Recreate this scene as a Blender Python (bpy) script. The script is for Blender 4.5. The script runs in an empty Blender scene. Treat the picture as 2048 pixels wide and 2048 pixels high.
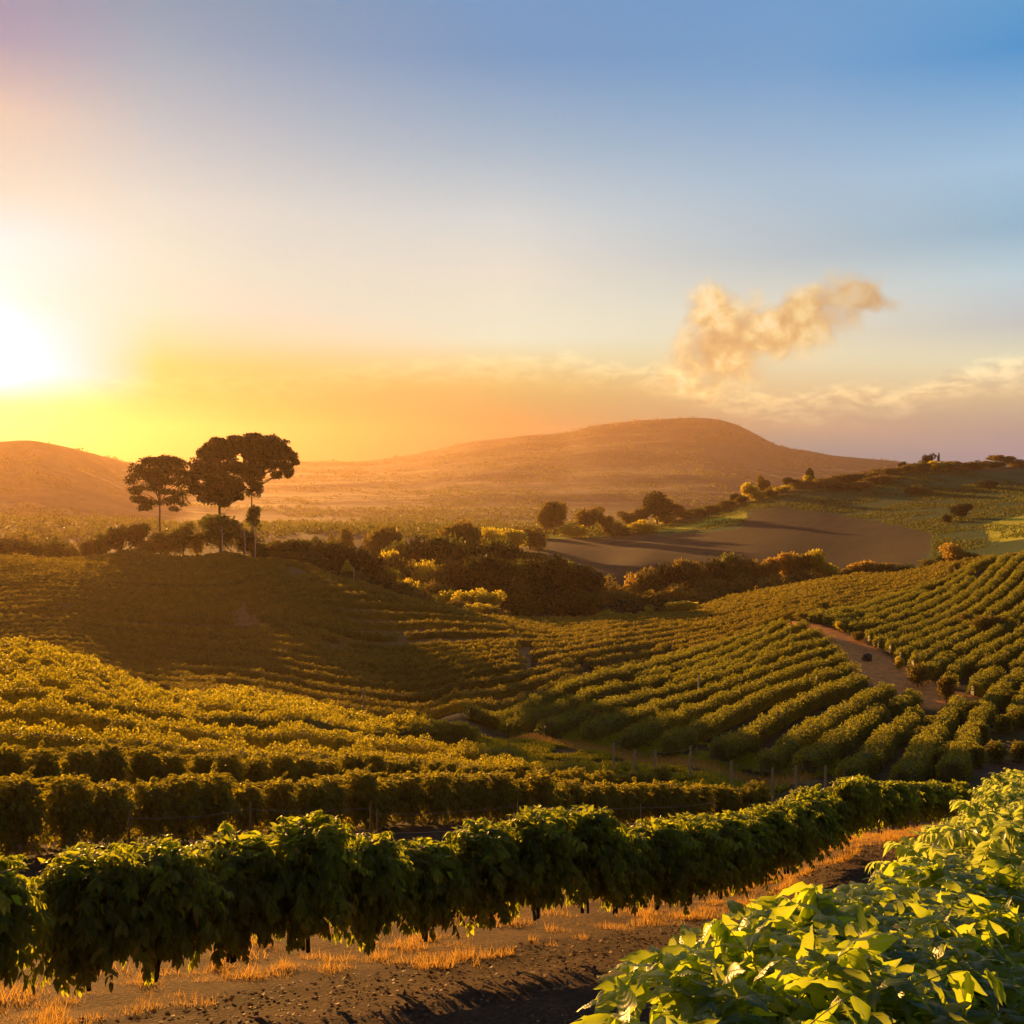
import bpy, math, random
import numpy as np
from mathutils import Vector

scene = bpy.context.scene
COL = scene.collection
K = 1024.0 / 1932.0
F = 1098.0
PITCH = math.atan(31.0 / F)
SUN_AZ = math.radians(-26.8)
SUN_EL = math.radians(6.8)

# ------------------------------------------------------------------ camera
cam_d = bpy.data.cameras.new("camera")
cam_d.sensor_width = 36.0
cam_d.lens = 36.0 * F / 1024.0
cam_d.clip_start = 0.05
cam_d.clip_end = 30000
cam = bpy.data.objects.new("camera", cam_d)
cam.location = (0, 0, 0)
cam.rotation_euler = (math.pi / 2 - PITCH, 0, 0)
COL.objects.link(cam)
scene.camera = cam

# ------------------------------------------------------------------ render settings
scene.render.engine = "CYCLES"
cy = scene.cycles
cy.max_bounces = 5
cy.diffuse_bounces = 2
cy.glossy_bounces = 2
cy.transmission_bounces = 3
cy.transparent_max_bounces = 4
cy.volume_bounces = 0
cy.use_denoising = True
try:
    cy.denoiser = "OPENIMAGEDENOISE"
    cy.denoising_input_passes = "RGB_ALBEDO_NORMAL"
except Exception:
    pass
cy.sample_clamp_indirect = 4.0
cy.caustics_reflective = False
cy.caustics_refractive = False
vs = scene.view_settings
vs.view_transform = "Standard"
vs.look = "None"
vs.exposure = 1.2
vs.gamma = 1.0


def hexlin(h, k=1.0):
    h = h.lstrip("#")
    out = []
    for i in (0, 2, 4):
        c = int(h[i:i + 2], 16) / 255.0
        out.append((c / 12.92 if c <= 0.04045 else ((c + 0.055) / 1.055) ** 2.4) * k)
    return (out[0], out[1], out[2], 1.0)


class NT:
    """small helper to write node trees"""
    def __init__(s, nt):
        s.nt = nt
        s.n = nt.nodes
        s.l = nt.links

    def new(s, t, **kw):
        nd = s.n.new(t)
        for k, v in kw.items():
            setattr(nd, k, v)
        return nd

    def put(s, sock, v):
        if isinstance(v, bpy.types.NodeSocket):
            s.l.new(v, sock)
        elif v is not None:
            sock.default_value = v

    def m(s, op, a, b=None, c=None, clamp=False):
        nd = s.new("ShaderNodeMath", operation=op, use_clamp=clamp)
        s.put(nd.inputs[0], a)
        s.put(nd.inputs[1], b)
        s.put(nd.inputs[2], c)
        return nd.outputs[0]

    def mr(s, v, a, b, c=0.0, d=1.0, smooth=True):
        nd = s.new("ShaderNodeMapRange")
        nd.interpolation_type = "SMOOTHSTEP" if smooth else "LINEAR"
        nd.clamp = True
        s.put(nd.inputs[0], v)
        for i, x in enumerate((a, b, c, d)):
            s.put(nd.inputs[i + 1], x)
        return nd.outputs[0]

    def mix(s, f, a, b, mode="MIX"):
        nd = s.new("ShaderNodeMix", data_type="RGBA", blend_type=mode)
        s.put(nd.inputs[0], f)
        s.put(nd.inputs[6], a)
        s.put(nd.inputs[7], b)
        return nd.outputs[2]

    def ramp(s, v, stops, interp="LINEAR"):
        nd = s.new("ShaderNodeValToRGB")
        cr = nd.color_ramp
        cr.interpolation = interp
        stops = sorted(stops, key=lambda t: t[0])
        while len(cr.elements) < len(stops):
            cr.elements.new(0.5)
        for e, (p, c) in zip(cr.elements, stops):
            e.position = p
            e.color = c
        s.put(nd.inputs[0], v)
        return nd.outputs[0]

    def noise(s, vec, scale, detail=3.0, rough=0.55, dist=0.0):
        nd = s.new("ShaderNodeTexNoise")
        s.put(nd.inputs["Vector"], vec)
        nd.inputs["Scale"].default_value = scale
        nd.inputs["Detail"].default_value = detail
        nd.inputs["Roughness"].default_value = rough
        nd.inputs["Distortion"].default_value = dist
        return nd.outputs[0]


# ------------------------------------------------------------------ sky
world = bpy.data.worlds.new("World")
scene.world = world
world.use_nodes = True
world.node_tree.nodes.clear()
W = NT(world.node_tree)
tc = W.new("ShaderNodeTexCoord")
sep = W.new("ShaderNodeSeparateXYZ")
W.l.new(tc.outputs["Generated"], sep.inputs[0])
dx, dy, dz = sep.outputs
az = W.m("ARCTAN2", dx, dy)
hl = W.m("SQRT", W.m("ADD", W.m("MULTIPLY", dx, dx), W.m("MULTIPLY", dy, dy)))
el = W.m("ARCTAN2", dz, hl)
E0, E1 = -0.2, 1.2          # elevation range of the ramps


def ypos(y):                # elevation (as ramp position) of a height in the picture
    e = (907.5 - y) * K / F
    return (e - E0) / (E1 - E0)


elp = W.m("DIVIDE", W.m("SUBTRACT", el, E0), E1 - E0)
G = "#6b4a2c"
cols = [
    (0, [(-900, 0.044, 0.064, 0.161), (-300, 0.220, 0.197, 0.365), (0, 0.008, 0.166, 0.202), (85, 0.065, 0.153, 0.342), (190, 0.090, 0.175, 0.354), (300, 0.298, 0.330, 0.350), (420, 0.083, 0.313, 0.395), (500, 0.010, 0.323, 0.621), (600, 0.005, 0.140, 0.531), (720, 0.005, 0.101, 1.180), (775, 0.005, 0.015, 0.046), (805, 0.005, 0.005, 0.005), (835, 0.005, 0.005, 0.005), (880, 0.005, 0.005, 0.005), (925, 0.005, 0.005, 0.005), (1010, 0.12, 0.06, 0.025)]),
    (300, [(-900, 0.030, 0.052, 0.147), (-300, 0.127, 0.170, 0.365), (0, 0.027, 0.190, 0.334), (150, 0.053, 0.245, 0.408), (300, 0.153, 0.349, 0.467), (420, 0.209, 0.436, 0.508), (520, 0.090, 0.420, 0.486), (600, 0.005, 0.345, 0.433), (650, 0.005, 0.247, 0.257), (700, 0.005, 0.116, 0.036), (750, 0.005, 0.005, 0.005), (800, 0.005, 0.005, 0.005), (860, 0.005, 0.005, 0.005), (925, 0.005, 0.005, 0.005), (1010, 0.12, 0.06, 0.025)]),
    (960, [(-900, 0.019, 0.052, 0.154), (-300, 0.074, 0.161, 0.383), (0, 0.071, 0.257, 0.512), (150, 0.055, 0.251, 0.495), (300, 0.212, 0.391, 0.529), (430, 0.434, 0.554, 0.588), (520, 0.524, 0.598, 0.554), (640, 0.462, 0.633, 0.536), (680, 0.407, 0.508, 0.308), (730, 0.250, 0.330, 0.143), (800, 0.005, 0.077, 0.058), (855, 0.005, 0.038, 0.063), (925, 0.005, 0.034, 0.057), (1010, 0.12, 0.06, 0.025)]),
    (1500, [(-900, 0.012, 0.044, 0.134), (-300, 0.055, 0.170, 0.398), (0, 0.088, 0.273, 0.537), (190, 0.108, 0.307, 0.561), (377, 0.288, 0.453, 0.599), (500, 0.352, 0.481, 0.546), (600, 0.596, 0.635, 0.548), (680, 0.638, 0.639, 0.450), (740, 0.538, 0.476, 0.284), (800, 0.207, 0.285, 0.255), (855, 0.060, 0.222, 0.309), (925, 0.054, 0.200, 0.278), (1010, 0.12, 0.06, 0.025)]),
    (1932, [(-900, 0.007, 0.032, 0.105), (-300, 0.034, 0.150, 0.374), (0, 0.138, 0.351, 0.580), (200, 0.032, 0.261, 0.571), (377, 0.283, 0.483, 0.665), (480, 0.218, 0.415, 0.567), (560, 0.413, 0.578, 0.655), (640, 0.450, 0.503, 0.514), (700, 0.652, 0.661, 0.476), (760, 0.598, 0.517, 0.321), (820, 0.217, 0.292, 0.346), (865, 0.169, 0.263, 0.394), (925, 0.152, 0.237, 0.354), (1010, 0.12, 0.06, 0.025)]),
]

sky = None
prev = None
for px, stops in cols:
    c = W.ramp(elp, [(max(0, min(1, ypos(y))), (r_, g_, b_, 1)) for y, r_, g_, b_ in stops])
    a = math.atan((px * K - 512) / F)
    if sky is None:
        sky = c
    else:
        sky = W.mix(W.mr(az, prev, a, smooth=False), sky, c)
    prev = a
# out of view the sky blends to a warm grey chosen as ambient fill
dusk_fill = W.ramp(elp, [(0, hexlin("#3a2c20")), (0.13, hexlin("#77655a")), (0.2, hexlin("#7d746e")), (0.5, hexlin("#5c6068")), (1, hexlin("#3f4c60"))])
absz = W.m("ABSOLUTE", az)
sky = W.mix(W.mr(absz, 0.50, 1.5), sky, dusk_fill)

# clouds: coordinates on the sky dome in degrees
azd = W.m("MULTIPLY", az, 57.2958)
eld = W.m("MULTIPLY", el, 57.2958)
comb = W.new("ShaderNodeCombineXYZ")
W.put(comb.inputs[0], azd)
W.put(comb.inputs[1], eld)
cv = comb.outputs[0]


def deg(px, y):
    return math.degrees(math.atan((px * K - 512) / F)), math.degrees(math.atan((907.5 - y) * K / F))


# warped coordinates for wisps
nz1 = W.new("ShaderNodeTexNoise")
W.l.new(cv, nz1.inputs["Vector"])
nz1.inputs["Scale"].default_value = 0.32
nz1.inputs["Detail"].default_value = 4.0
nz1.inputs["Roughness"].default_value = 0.5
vs1 = W.new("ShaderNodeVectorMath", operation="SUBTRACT")
W.l.new(nz1.outputs["Color"], vs1.inputs[0])
vs1.inputs[1].default_value = (0.5, 0.5, 0.5)
vs2 = W.new("ShaderNodeVectorMath", operation="SCALE")
W.l.new(vs1.outputs[0], vs2.inputs[0])
vs2.inputs["Scale"].default_value = 1.4
vs3 = W.new("ShaderNodeVectorMath", operation="ADD")
W.l.new(cv, vs3.inputs[0])
W.l.new(vs2.outputs[0], vs3.inputs[1])
wv = vs3.outputs[0]
wsep = W.new("ShaderNodeSeparateXYZ")
W.l.new(wv, wsep.inputs[0])
wx, wy = wsep.outputs[0], wsep.outputs[1]


def blob(px, y, rx, ry, rot):
    """soft ellipse (0..1) centred on a sky direction; radii in degrees"""
    cx_, cy_ = deg(px, y)
    c_, s_ = math.cos(rot), math.sin(rot)
    ax = W.m("SUBTRACT", wx, cx_)
    ay = W.m("SUBTRACT", wy, cy_)
    u = W.m("ADD", W.m("MULTIPLY", ax, c_ / rx), W.m("MULTIPLY", ay, s_ / rx))
    v = W.m("ADD", W.m("MULTIPLY", ax, -s_ / ry), W.m("MULTIPLY", ay, c_ / ry))
    r = W.m("SQRT", W.m("ADD", W.m("MULTIPLY", u, u), W.m("MULTIPLY", v, v)))
    return W.m("SUBTRACT", 1.0, r)


b1 = blob(1370, 662, 4.4, 2.6, math.radians(28))
b2 = blob(1485, 620, 5.4, 1.9, math.radians(16))
b3 = blob(1345, 600, 2.0, 2.0, math.radians(-10))
b4 = blob(1620, 580, 2.2, 0.9, math.radians(-12))
bb = W.m("MAXIMUM", W.m("MAXIMUM", b1, b2), W.m("MAXIMUM", b3, b4))
nA = W.noise(wv, 0.55, 5.0, 0.52)
nB = W.noise(wv, 1.2, 4.0, 0.5)
dens = W.m("ADD", bb, W.m("MULTIPLY", W.m("SUBTRACT", nA, 0.5), 1.45))
dens = W.m("ADD", dens, W.m("MULTIPLY", W.m("SUBTRACT", nB, 0.5), 0.15))
mask = W.m("MULTIPLY", W.mr(dens, 0.0, 0.65), W.mr(bb, -0.35, 0.15))
shade = W.m("ADD", W.m("MULTIPLY_ADD", nB, 0.6, 0.2), W.m("MULTIPLY", W.m("SUBTRACT", nA, 0.5), 0.9))
ccol = W.ramp(shade, [(0.3, hexlin("#c9a06c")), (0.44, hexlin("#dfb678")), (0.55, hexlin("#f6d694")), (0.68, hexlin("#ffeabc"))])
grey = W.mr(azd, deg(1480, 0)[0], deg(1640, 0)[0])
ccol = W.mix(W.m("MULTIPLY", grey, 0.55), ccol, hexlin("#b79a7c"))
sky = W.mix(W.m("MULTIPLY", mask, 0.95), sky, W.mix(1.0, ccol, (0.84, 0.82, 0.78, 1), "MULTIPLY"))

# low bank of cloud, its edge rising to the right
edge = W.new("ShaderNodeValToRGB")
er = edge.color_ramp
pts = [(-0.2, 672), (0.0, 760), (0.06, 735), (0.12, 708), (0.2, 712), (0.27, 700), (0.4, 672), (0.55, 668), (0.66, 690), (0.74, 745), (0.82, 735), (0.9, 728), (0.955, 700), (1.0, 684)]
A0, A1 = deg(0, 0)[0], deg(1932, 0)[0]
while len(er.elements) < len(pts):
    er.elements.new(0.5)
for e_, (p, y) in zip(er.elements, pts):
    e_.position = max(0.0, min(1, p))
    q = (907.5 - y) / 300.0
    e_.color = (q, q, q, 1)
W.put(edge.inputs[0], W.m("DIVIDE", W.m("SUBTRACT", azd, A0), A1 - A0))
edeg = W.m("MULTIPLY", edge.outputs[0], 300.0 * K / F * 57.2958)
sv = W.new("ShaderNodeVectorMath", operation="MULTIPLY")
W.l.new(wv, sv.inputs[0])
sv.inputs[1].default_value = (0.35, 1.0, 1.0)
nC = W.noise(sv.outputs[0], 0.8, 6.0, 0.6)
nD = W.noise(sv.outputs[0], 2.2, 4.0, 0.55)
below = W.m("SUBTRACT", edeg, W.m("ADD", eld, W.m("MULTIPLY", W.m("SUBTRACT", nC, 0.5), -2.2)))
azn = W.mr(azd, A0, A1, smooth=False)
wid = W.m("MULTIPLY_ADD", azn, -1.3, 2.0)
bank = W.mr(below, 0.0, wid)
rim = W.m("MULTIPLY", W.mr(below, -0.1, 0.5), W.mr(below, 2.2, 0.6))
bcol = W.ramp(azn, [(0.0, (1.0, 0.8, 0.5, 1)), (0.5, (0.95, 0.80, 0.66, 1)), (0.8, (0.92, 0.84, 0.80, 1)), (1.0, (0.90, 0.84, 0.84, 1))])
rcol = W.ramp(azn, [(0.0, (0.10, 0.08, 0.03, 1)), (0.3, (0.10, 0.07, 0.03, 1)), (0.6, (0.2, 0.14, 0.06, 1)), (0.75, (0.34, 0.24, 0.09, 1)), (1.0, (0.42, 0.29, 0.12, 1))])
bandn = W.mr(nD, 0.3, 0.7)
sky = W.mix(W.m("MULTIPLY", bank, W.m("MULTIPLY_ADD", azn, 0.5, 0.4)), sky, W.mix(1.0, sky, bcol, "MULTIPLY"))
sky = W.mix(W.m("MULTIPLY", W.m("MULTIPLY", rim, bandn), 0.95), sky, W.mix(1.0, sky, rcol, "ADD"))

# glow of the sun just outside the left edge
sdir = (math.sin(SUN_AZ) * math.cos(SUN_EL), math.cos(SUN_AZ) * math.cos(SUN_EL), math.sin(SUN_EL))
dt = W.new("ShaderNodeVectorMath", operation="DOT_PRODUCT")
W.l.new(tc.outputs["Generated"], dt.inputs[0])
dt.inputs[1].default_value = sdir
cosd = W.m("MAXIMUM", dt.outputs["Value"], 0.0)
g1 = W.m("ADD", W.m("MULTIPLY", W.m("POWER", cosd, 1500.0), 0.9), W.m("MULTIPLY", W.m("POWER", cosd, 150.0), 0.22))
g2 = W.m("MULTIPLY", W.m("POWER", cosd, 160.0), 0.10)
gl = W.m("ADD", g1, g2)
glc = W.mix(1.0, hexlin("#fff0c0"), (1, 1, 1, 1), "MULTIPLY")
gv = W.new("ShaderNodeVectorMath", operation="SCALE")
W.l.new(glc, gv.inputs[0])
W.put(gv.inputs["Scale"], gl)
sk2 = W.new("ShaderNodeVectorMath", operation="ADD")
W.l.new(sky, sk2.inputs[0])
W.l.new(gv.outputs[0], sk2.inputs[1])
bgA = W.new("ShaderNodeBackground")
W.l.new(sk2.outputs[0], bgA.inputs[0])
bgA.inputs[1].default_value = 0.46
nish = W.new("ShaderNodeTexSky")
nish.sky_type = "NISHITA"
nish.sun_disc = False
nish.sun_elevation = SUN_EL
nish.sun_rotation = SUN_AZ
nish.dust_density = 2.0
bgB = W.new("ShaderNodeBackground")
W.l.new(nish.outputs[0], bgB.inputs[0])
bgB.inputs[1].default_value = 0.004
adds = W.new("ShaderNodeAddShader")
W.l.new(bgA.outputs[0], adds.inputs[0])
W.l.new(bgB.outputs[0], adds.inputs[1])
wo = W.new("ShaderNodeOutputWorld")
W.l.new(adds.outputs[0], wo.inputs["Surface"])

# ------------------------------------------------------------------ sun
sun_d = bpy.data.lights.new("sun", "SUN")
sun_d.energy = 5.0
sun_d.angle = math.radians(0.6)
sun_d.color = (1.0, 0.46, 0.11)
sun = bpy.data.objects.new("sun", sun_d)
sun.rotation_euler = Vector(sdir).to_track_quat("Z", "Y").to_euler()
sun.location = (-60, 100, 60)
COL.objects.link(sun)

# ================================================================== TERRAIN
CP, SP = math.cos(PITCH), math.sin(PITCH)


def ray(px, y):
    """slope of the sight line through a picture point: (X/Y, Z/Y)"""
    px = np.asarray(px, float) * K
    y = np.asarray(y, float) * K
    a = (px - 512) / F
    b = (512 - y) / F
    yy = CP + b * SP
    zz = -SP + b * CP
    return a / yy, zz / yy


def to_px(X, Y, Z):
    yy = Y * CP - Z * SP
    zz = Y * SP + Z * CP
    yy = np.where(yy < 0.05, 0.05, yy)
    return (512 + F * X / yy) / K, (512 - F * zz / yy) / K


def z0(Y):
    Y = np.maximum(Y, 0.0)
    return -3.5 - 0.24 * Y / (1 + (Y / 85.0) ** 4) ** 0.25


ctrl = []


def g(d, *pts, th=0.0):
    for px, y in pts:
        a, e = ray(px, y)
        ctrl.append((float(a * d), float(d), float(e * d - th)))


def gd(*pts, th=0.0):
    for px, y, d in pts:
        g(d, (px, y), th=th)


for Y in (1.5, 3, 5, 8, 11):
    for a in ((-0.55, -0.25) if Y < 4 else (-0.55, -0.25, 0.05)):
        ctrl.append((a * Y, Y, z0(Y)))
for x_, y_, z_ in ((-0.15, 1.75, -3.5), (0.55, 2.7, -3.62), (1.35, 4.0, -3.75), (2.5, 6.0, -4.4), (4.55, 10.0, -5.45), (7.7, 16.5, -7.1), (13.0, 28.0, -9.95)):
    ctrl.append((x_, y_, z_))
    ctrl.append((x_ + 1.0, y_ - 0.35, z_ + 0.05))
for Y in (14, 18, 23):
    for a in (-0.45, -0.2, 0.05, 0.25):
        ctrl.append((a * Y, Y, z0(Y)))
gd((1600, 1610, 28.6), (1720, 1580, 33.2), (1812, 1556, 38))
TH = 2.1
gd((0, 1470, 30), (377, 1462, 35), (700, 1460, 42), (943, 1457, 48), (1440, 1475, 64),
   (0, 1400, 38), (430, 1415, 46), (800, 1425, 56), (1258, 1437, 72),
   (0, 1350, 45), (400, 1385, 52), (800, 1406, 64), (1057, 1420, 74),
   (0, 1310, 52), (420, 1360, 61), (660, 1372, 69), (860, 1392, 78),
   (0, 1275, 59), (430, 1326, 69), (750, 1362, 84),
   (0, 1240, 75), (200, 1268, 78), (0, 1205, 100), (200, 1249, 98), (430, 1292, 95), (600, 1316, 92), (760, 1340, 89), (880, 1364, 86), (1000, 1388, 84), (1200, 1433, 76), (1440, 1473, 68),
   (1700, 1488, 62), (1932, 1480, 45), (1932, 1470, 62), th=TH)
gd((-20, 1330, 116), (250, 1335, 114), (430, 1345, 112), (600, 1360, 108), (760, 1375, 106), (880, 1358, 101), (1000, 1391, 95), (1150, 1417, 90), (1300, 1440, 84),
   (1330, 1447, 82), (1500, 1475, 76), (1700, 1482, 74), (1850, 1482, 70))
gd((0, 1200, 155), (0, 1120, 185), (0, 1064, 215), (0, 1052, 228),
   (250, 1250, 150), (250, 1150, 180), (250, 1070, 212), (250, 1040, 232),
   (430, 1292, 132), (430, 1200, 165), (430, 1100, 200), (430, 1042, 232),
   (560, 1300, 130), (560, 1200, 158), (560, 1100, 195), (560, 1064, 225),
   (700, 1330, 122), (700, 1200, 160), (700, 1110, 210),
   (820, 1345, 116), (820, 1220, 150), (820, 1145, 195), (950, 1380, 106), (950, 1260, 135), (950, 1180, 180),
   (1050, 1350, 112), (1050, 1250, 140), (1060, 1212, 165), (1130, 1217, 160))
gd((0, 1090, 270), (250, 1085, 275), (430, 1090, 275), (560, 1110, 265), (700, 1150, 250), (820, 1175, 228))
gd((700, 1120, 310), (800, 1160, 280), (900, 1170, 250), (1000, 1168, 240), (1200, 1165, 240), (1200, 1250, 150), (1200, 1330, 120),
   (1400, 1125, 255), (1400, 1200, 170), (1400, 1300, 125), (1400, 1400, 97), (1600, 1090, 255), (1600, 1150, 185),
   (1600, 1220, 145), (1600, 1300, 118), (1600, 1400, 93), (1800, 1065, 235), (1800, 1130, 185), (1800, 1220, 145),
   (1800, 1330, 112), (1800, 1420, 90), (1932, 1045, 215), (1932, 1130, 170), (1932, 1250, 130), (1932, 1400, 95), (1500, 1175, 165))
gd((1200, 1178, 280), (1400, 1138, 290), (1600, 1103, 290), (1800, 1080, 275), (1932, 1062, 255))
gd((1000, 1060, 340), (1200, 1085, 330), (1400, 1080, 335), (1600, 1075, 335), (1800, 1050, 320), (1932, 1035, 310),
   (1000, 1004, 520), (1160, 998, 540), (1290, 976, 560), (1400, 947, 580), (1500, 920, 600), (1600, 905, 620), (1700, 889, 640), (1800, 881, 660), (1932, 880, 660),
   (1290, 1002, 700), (1400, 980, 720), (1500, 950, 740), (1600, 935, 760), (1700, 915, 780), (1800, 905, 800), (1932, 905, 800))
for px_, y0_, d0_, y1_, d1_ in ((1000, 1060, 340, 1004, 520), (1160, 1080, 335, 998, 540), (1290, 1083, 333, 976, 560), (1400, 1080, 335, 947, 580), (1500, 1078, 335, 920, 600), (1600, 1075, 335, 905, 620), (1700, 1064, 328, 889, 640), (1800, 1050, 320, 881, 660), (1932, 1035, 310, 880, 660)):
    a_, e0_ = ray(px_, y0_)
    _, e1_ = ray(px_, y1_)
    for f_ in (0.25, 0.5, 0.75):
        d_ = d0_ + (d1_ - d0_) * f_
        z_ = e0_ * d0_ + (e1_ * d1_ - e0_ * d0_) * (f_ - 0.10 * math.sin(math.pi * f_))
        ctrl.append((float(a_ * d_), float(d_), float(z_)))
gd((0, 1010, 480), (300, 1010, 480), (600, 1010, 480), (850, 1010, 520), (1000, 1012, 640), (1160, 1006, 660),
   (0, 930, 800), (130, 930, 850), (250, 945, 900), (0, 832, 1300), (60, 829, 1300), (130, 846, 1350), (200, 866, 1450), (250, 874, 1600), (0, 860, 1700), (130, 875, 1750),
   (350, 878, 2200), (450, 876, 2600), (560, 872, 2700), (700, 869, 2800), (780, 859, 2900), (900, 833, 3000), (980, 824, 3050), (1060, 818, 3100), (1120, 804, 3150),
   (1190, 794, 3200), (1270, 790, 3200), (1340, 791, 3200), (1400, 809, 3150), (1435, 825, 3120), (1470, 843, 3100), (1530, 851, 3050), (1600, 863, 3000), (1690, 871, 3000),
   (1800, 893, 3000), (1932, 898, 3000))
for px in (400, 650, 900, 1150, 1400):
    gd((px, 930 if px < 1300 else 925, 1600), (px, 970, 1000), (px, 992, 760))
gd((1550, 935, 1700), (1700, 925, 1700), (1900, 930, 1700))
for px in (100, 500, 900, 1200, 1500, 1800):
    gd((px, 880 if px < 1400 else 902, 3500), (px, 900, 3850))

C = np.array(ctrl)
KT = 5.0
TCL = 0.50


def feat(X, Y):
    r = np.hypot(X, Y)
    t = np.arctan2(X, Y)
    t = np.clip(t, -TCL, TCL)
    return np.stack([t * KT, np.log(np.clip(r, 1.0, 4700))], -1), r


fC, rC = feat(C[:, 0], C[:, 1])
qC = (C[:, 2] - z0(C[:, 1])) / rC


def tps(A, B):
    d2 = ((A[:, None, :] - B[None, :, :]) ** 2).sum(-1)
    return 0.5 * d2 * np.log(d2 + 1e-12)


n_ = len(C)
M_ = np.zeros((n_ + 3, n_ + 3))
M_[:n_, :n_] = tps(fC, fC) + np.diag(np.where(rC > 380, 3e-5, 1e-3))
P_ = np.c_[np.ones(n_), fC]
M_[:n_, n_:] = P_
M_[n_:, :n_] = P_.T
sol = np.linalg.solve(M_, np.r_[qC, 0, 0, 0])


def hash2(ix, iy, s):
    h = (ix.astype(np.int64) * 374761393 + iy.astype(np.int64) * 668265263 + s * 974634777) & 0xffffffff
    h = ((h ^ (h >> 13)) * 1274126177) & 0xffffffff
    return ((h ^ (h >> 16)) & 0xffff) / 65535.0


def vnoise(x, y, s=0):
    ix, iy = np.floor(x), np.floor(y)
    fx, fy = x - ix, y - iy
    fx, fy = fx * fx * (3 - 2 * fx), fy * fy * (3 - 2 * fy)
    a, b = hash2(ix, iy, s), hash2(ix + 1, iy, s)
    c, d = hash2(ix, iy + 1, s), hash2(ix + 1, iy + 1, s)
    return (a * (1 - fx) + b * fx) * (1 - fy) + (c * (1 - fx) + d * fx) * fy


def fbm(x, y, s=0, o=4):
    v, a = 0, 0.5
    for i in range(o):
        v = v + a * (vnoise(x, y, s + i * 17) - 0.5)
        x, y, a = x * 2.03 + 5.1, y * 2.03 + 1.7, a * 0.5
    return v


RIDGE = np.array([(-700, 850, 1250), (-200, 838, 1280), (0, 832, 1300), (60, 829, 1300), (95, 836, 1320), (130, 846, 1350), (200, 866, 1450), (250, 874, 1650), (300, 878, 1900), (350, 878, 2200), (450, 876, 2600), (560, 872, 2700), (700, 869, 2800), (780, 859, 2900),
                  (900, 833, 3000), (980, 824, 3050), (1060, 818, 3100), (1090, 811, 3120), (1120, 804, 3150), (1190, 795, 3200), (1270, 790, 3200), (1340, 791, 3200), (1370, 798, 3180), (1400, 808, 3150), (1435, 826, 3120), (1470, 843, 3100), (1530, 851, 3050),
                  (1560, 858, 3030), (1600, 864, 3000), (1690, 871, 3000), (1760, 884, 3000), (1850, 893, 3000), (1932, 896, 3000), (2600, 896, 3000)], float)
_a, _e = ray(RIDGE[:, 0], RIDGE[:, 1])
_th = np.arctan(_a)
_rc = RIDGE[:, 2] / np.cos(_th)
_ec = _e * np.cos(_th)


def far_land(X, Y):
    r = np.hypot(X, Y)
    th_ = np.clip(np.arctan2(X, Y), -0.6, 0.6)
    rc = np.interp(th_, _th, _rc)
    ec = sum(np.interp(th_ + k_, _th, _ec) for k_ in (-0.006, -0.003, 0, 0.003, 0.006)) / 5
    eb = -92.5 * K / F
    t_ = np.log(np.clip(r, 600, 9000) / 700.0) / np.log(rc / 700.0)
    up = np.sign(t_) * np.abs(t_) ** 1.7
    up = np.sign(t_) * np.abs(t_) ** (1.3 + 0.4 * np.clip((th_ + 0.12) / 0.25, 0, 1))
    e_ = eb + (ec - eb) * np.minimum(up, 1.0)
    dn = np.clip((r - rc) / rc, 0, 1)
    return (e_ - dn * 0.22 * np.clip(dn * 6, 0, 1)) * r


def H(X, Y, rough=True):
    X = np.atleast_1d(np.asarray(X, float))
    Y = np.atleast_1d(np.asarray(Y, float))
    out = np.empty(X.shape)
    xf, yf = X.ravel(), Y.ravel()
    o = np.empty(xf.size)
    for i in range(0, xf.size, 20000):
        f, r = feat(xf[i:i + 20000], yf[i:i + 20000])
        q = tps(f, fC) @ sol[:n_] + sol[n_] + f @ sol[n_ + 1:]
        # behind and far to the sides the land flattens out
        t = np.abs(np.arctan2(xf[i:i + 20000], yf[i:i + 20000]))
        w = np.clip((t - 0.9) / 1.4, 0, 1)
        w = w * w * (3 - 2 * w)
        zz = z0(np.where(t < 1.2, yf[i:i + 20000], 0)) + q * r
        yb = z0(np.abs(yf[i:i + 20000]) * 0.4)
        o[i:i + 20000] = zz * (1 - w) + yb * w
    r = np.hypot(xf, yf)
    w = np.clip((r - 620) / 200, 0, 1)
    w = np.where(np.arctan2(xf, yf) > 0.0, np.clip((r - 680 - 60) / 120, 0, 1), w)
    w = w * w * (3 - 2 * w)
    w = w * np.clip((2.2 - np.abs(np.arctan2(xf, yf))) / 0.8, 0, 1)
    if w.max() > 0:
        o = o * (1 - w) + far_land(xf, yf) * w
    if rough:
        o = o + fbm(xf * 0.9, yf * 0.9, 3, 4) * 0.10 * np.clip(60 / (r + 1), 0, 1)
        far = np.clip((r - 650) / 900, 0, 1)
        o = o + far * fbm(xf / 210.0, yf / 210.0, 9, 5) * 11.0
        o = o + far * (-0.2 + 0.5 - np.abs(fbm(xf / 420.0 + 3, yf / 420.0, 29, 4)) * 2) * 9.0
    return o.reshape(X.shape)


# ------------------------------------------------------------------ key lines on the ground
def wline(pts):
    """[(px, y, d)] -> world XY polyline"""
    out = []
    for px, y, d in pts:
        a, _ = ray(px, y)
        out.append((float(a * d), float(d)))
    return np.array(out)


def resample(P, n=None, step=None):
    P = np.asarray(P, float)
    s = np.r_[0, np.cumsum(np.hypot(*np.diff(P, axis=0).T))]
    if n is None:
        n = max(2, int(s[-1] / step) + 1)
    t = np.linspace(0, s[-1], n)
    # smooth: cubic-ish by Catmull through numpy interp of a denser chord
    return np.stack([np.interp(t, s, P[:, 0]), np.interp(t, s, P[:, 1])], -1)


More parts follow.
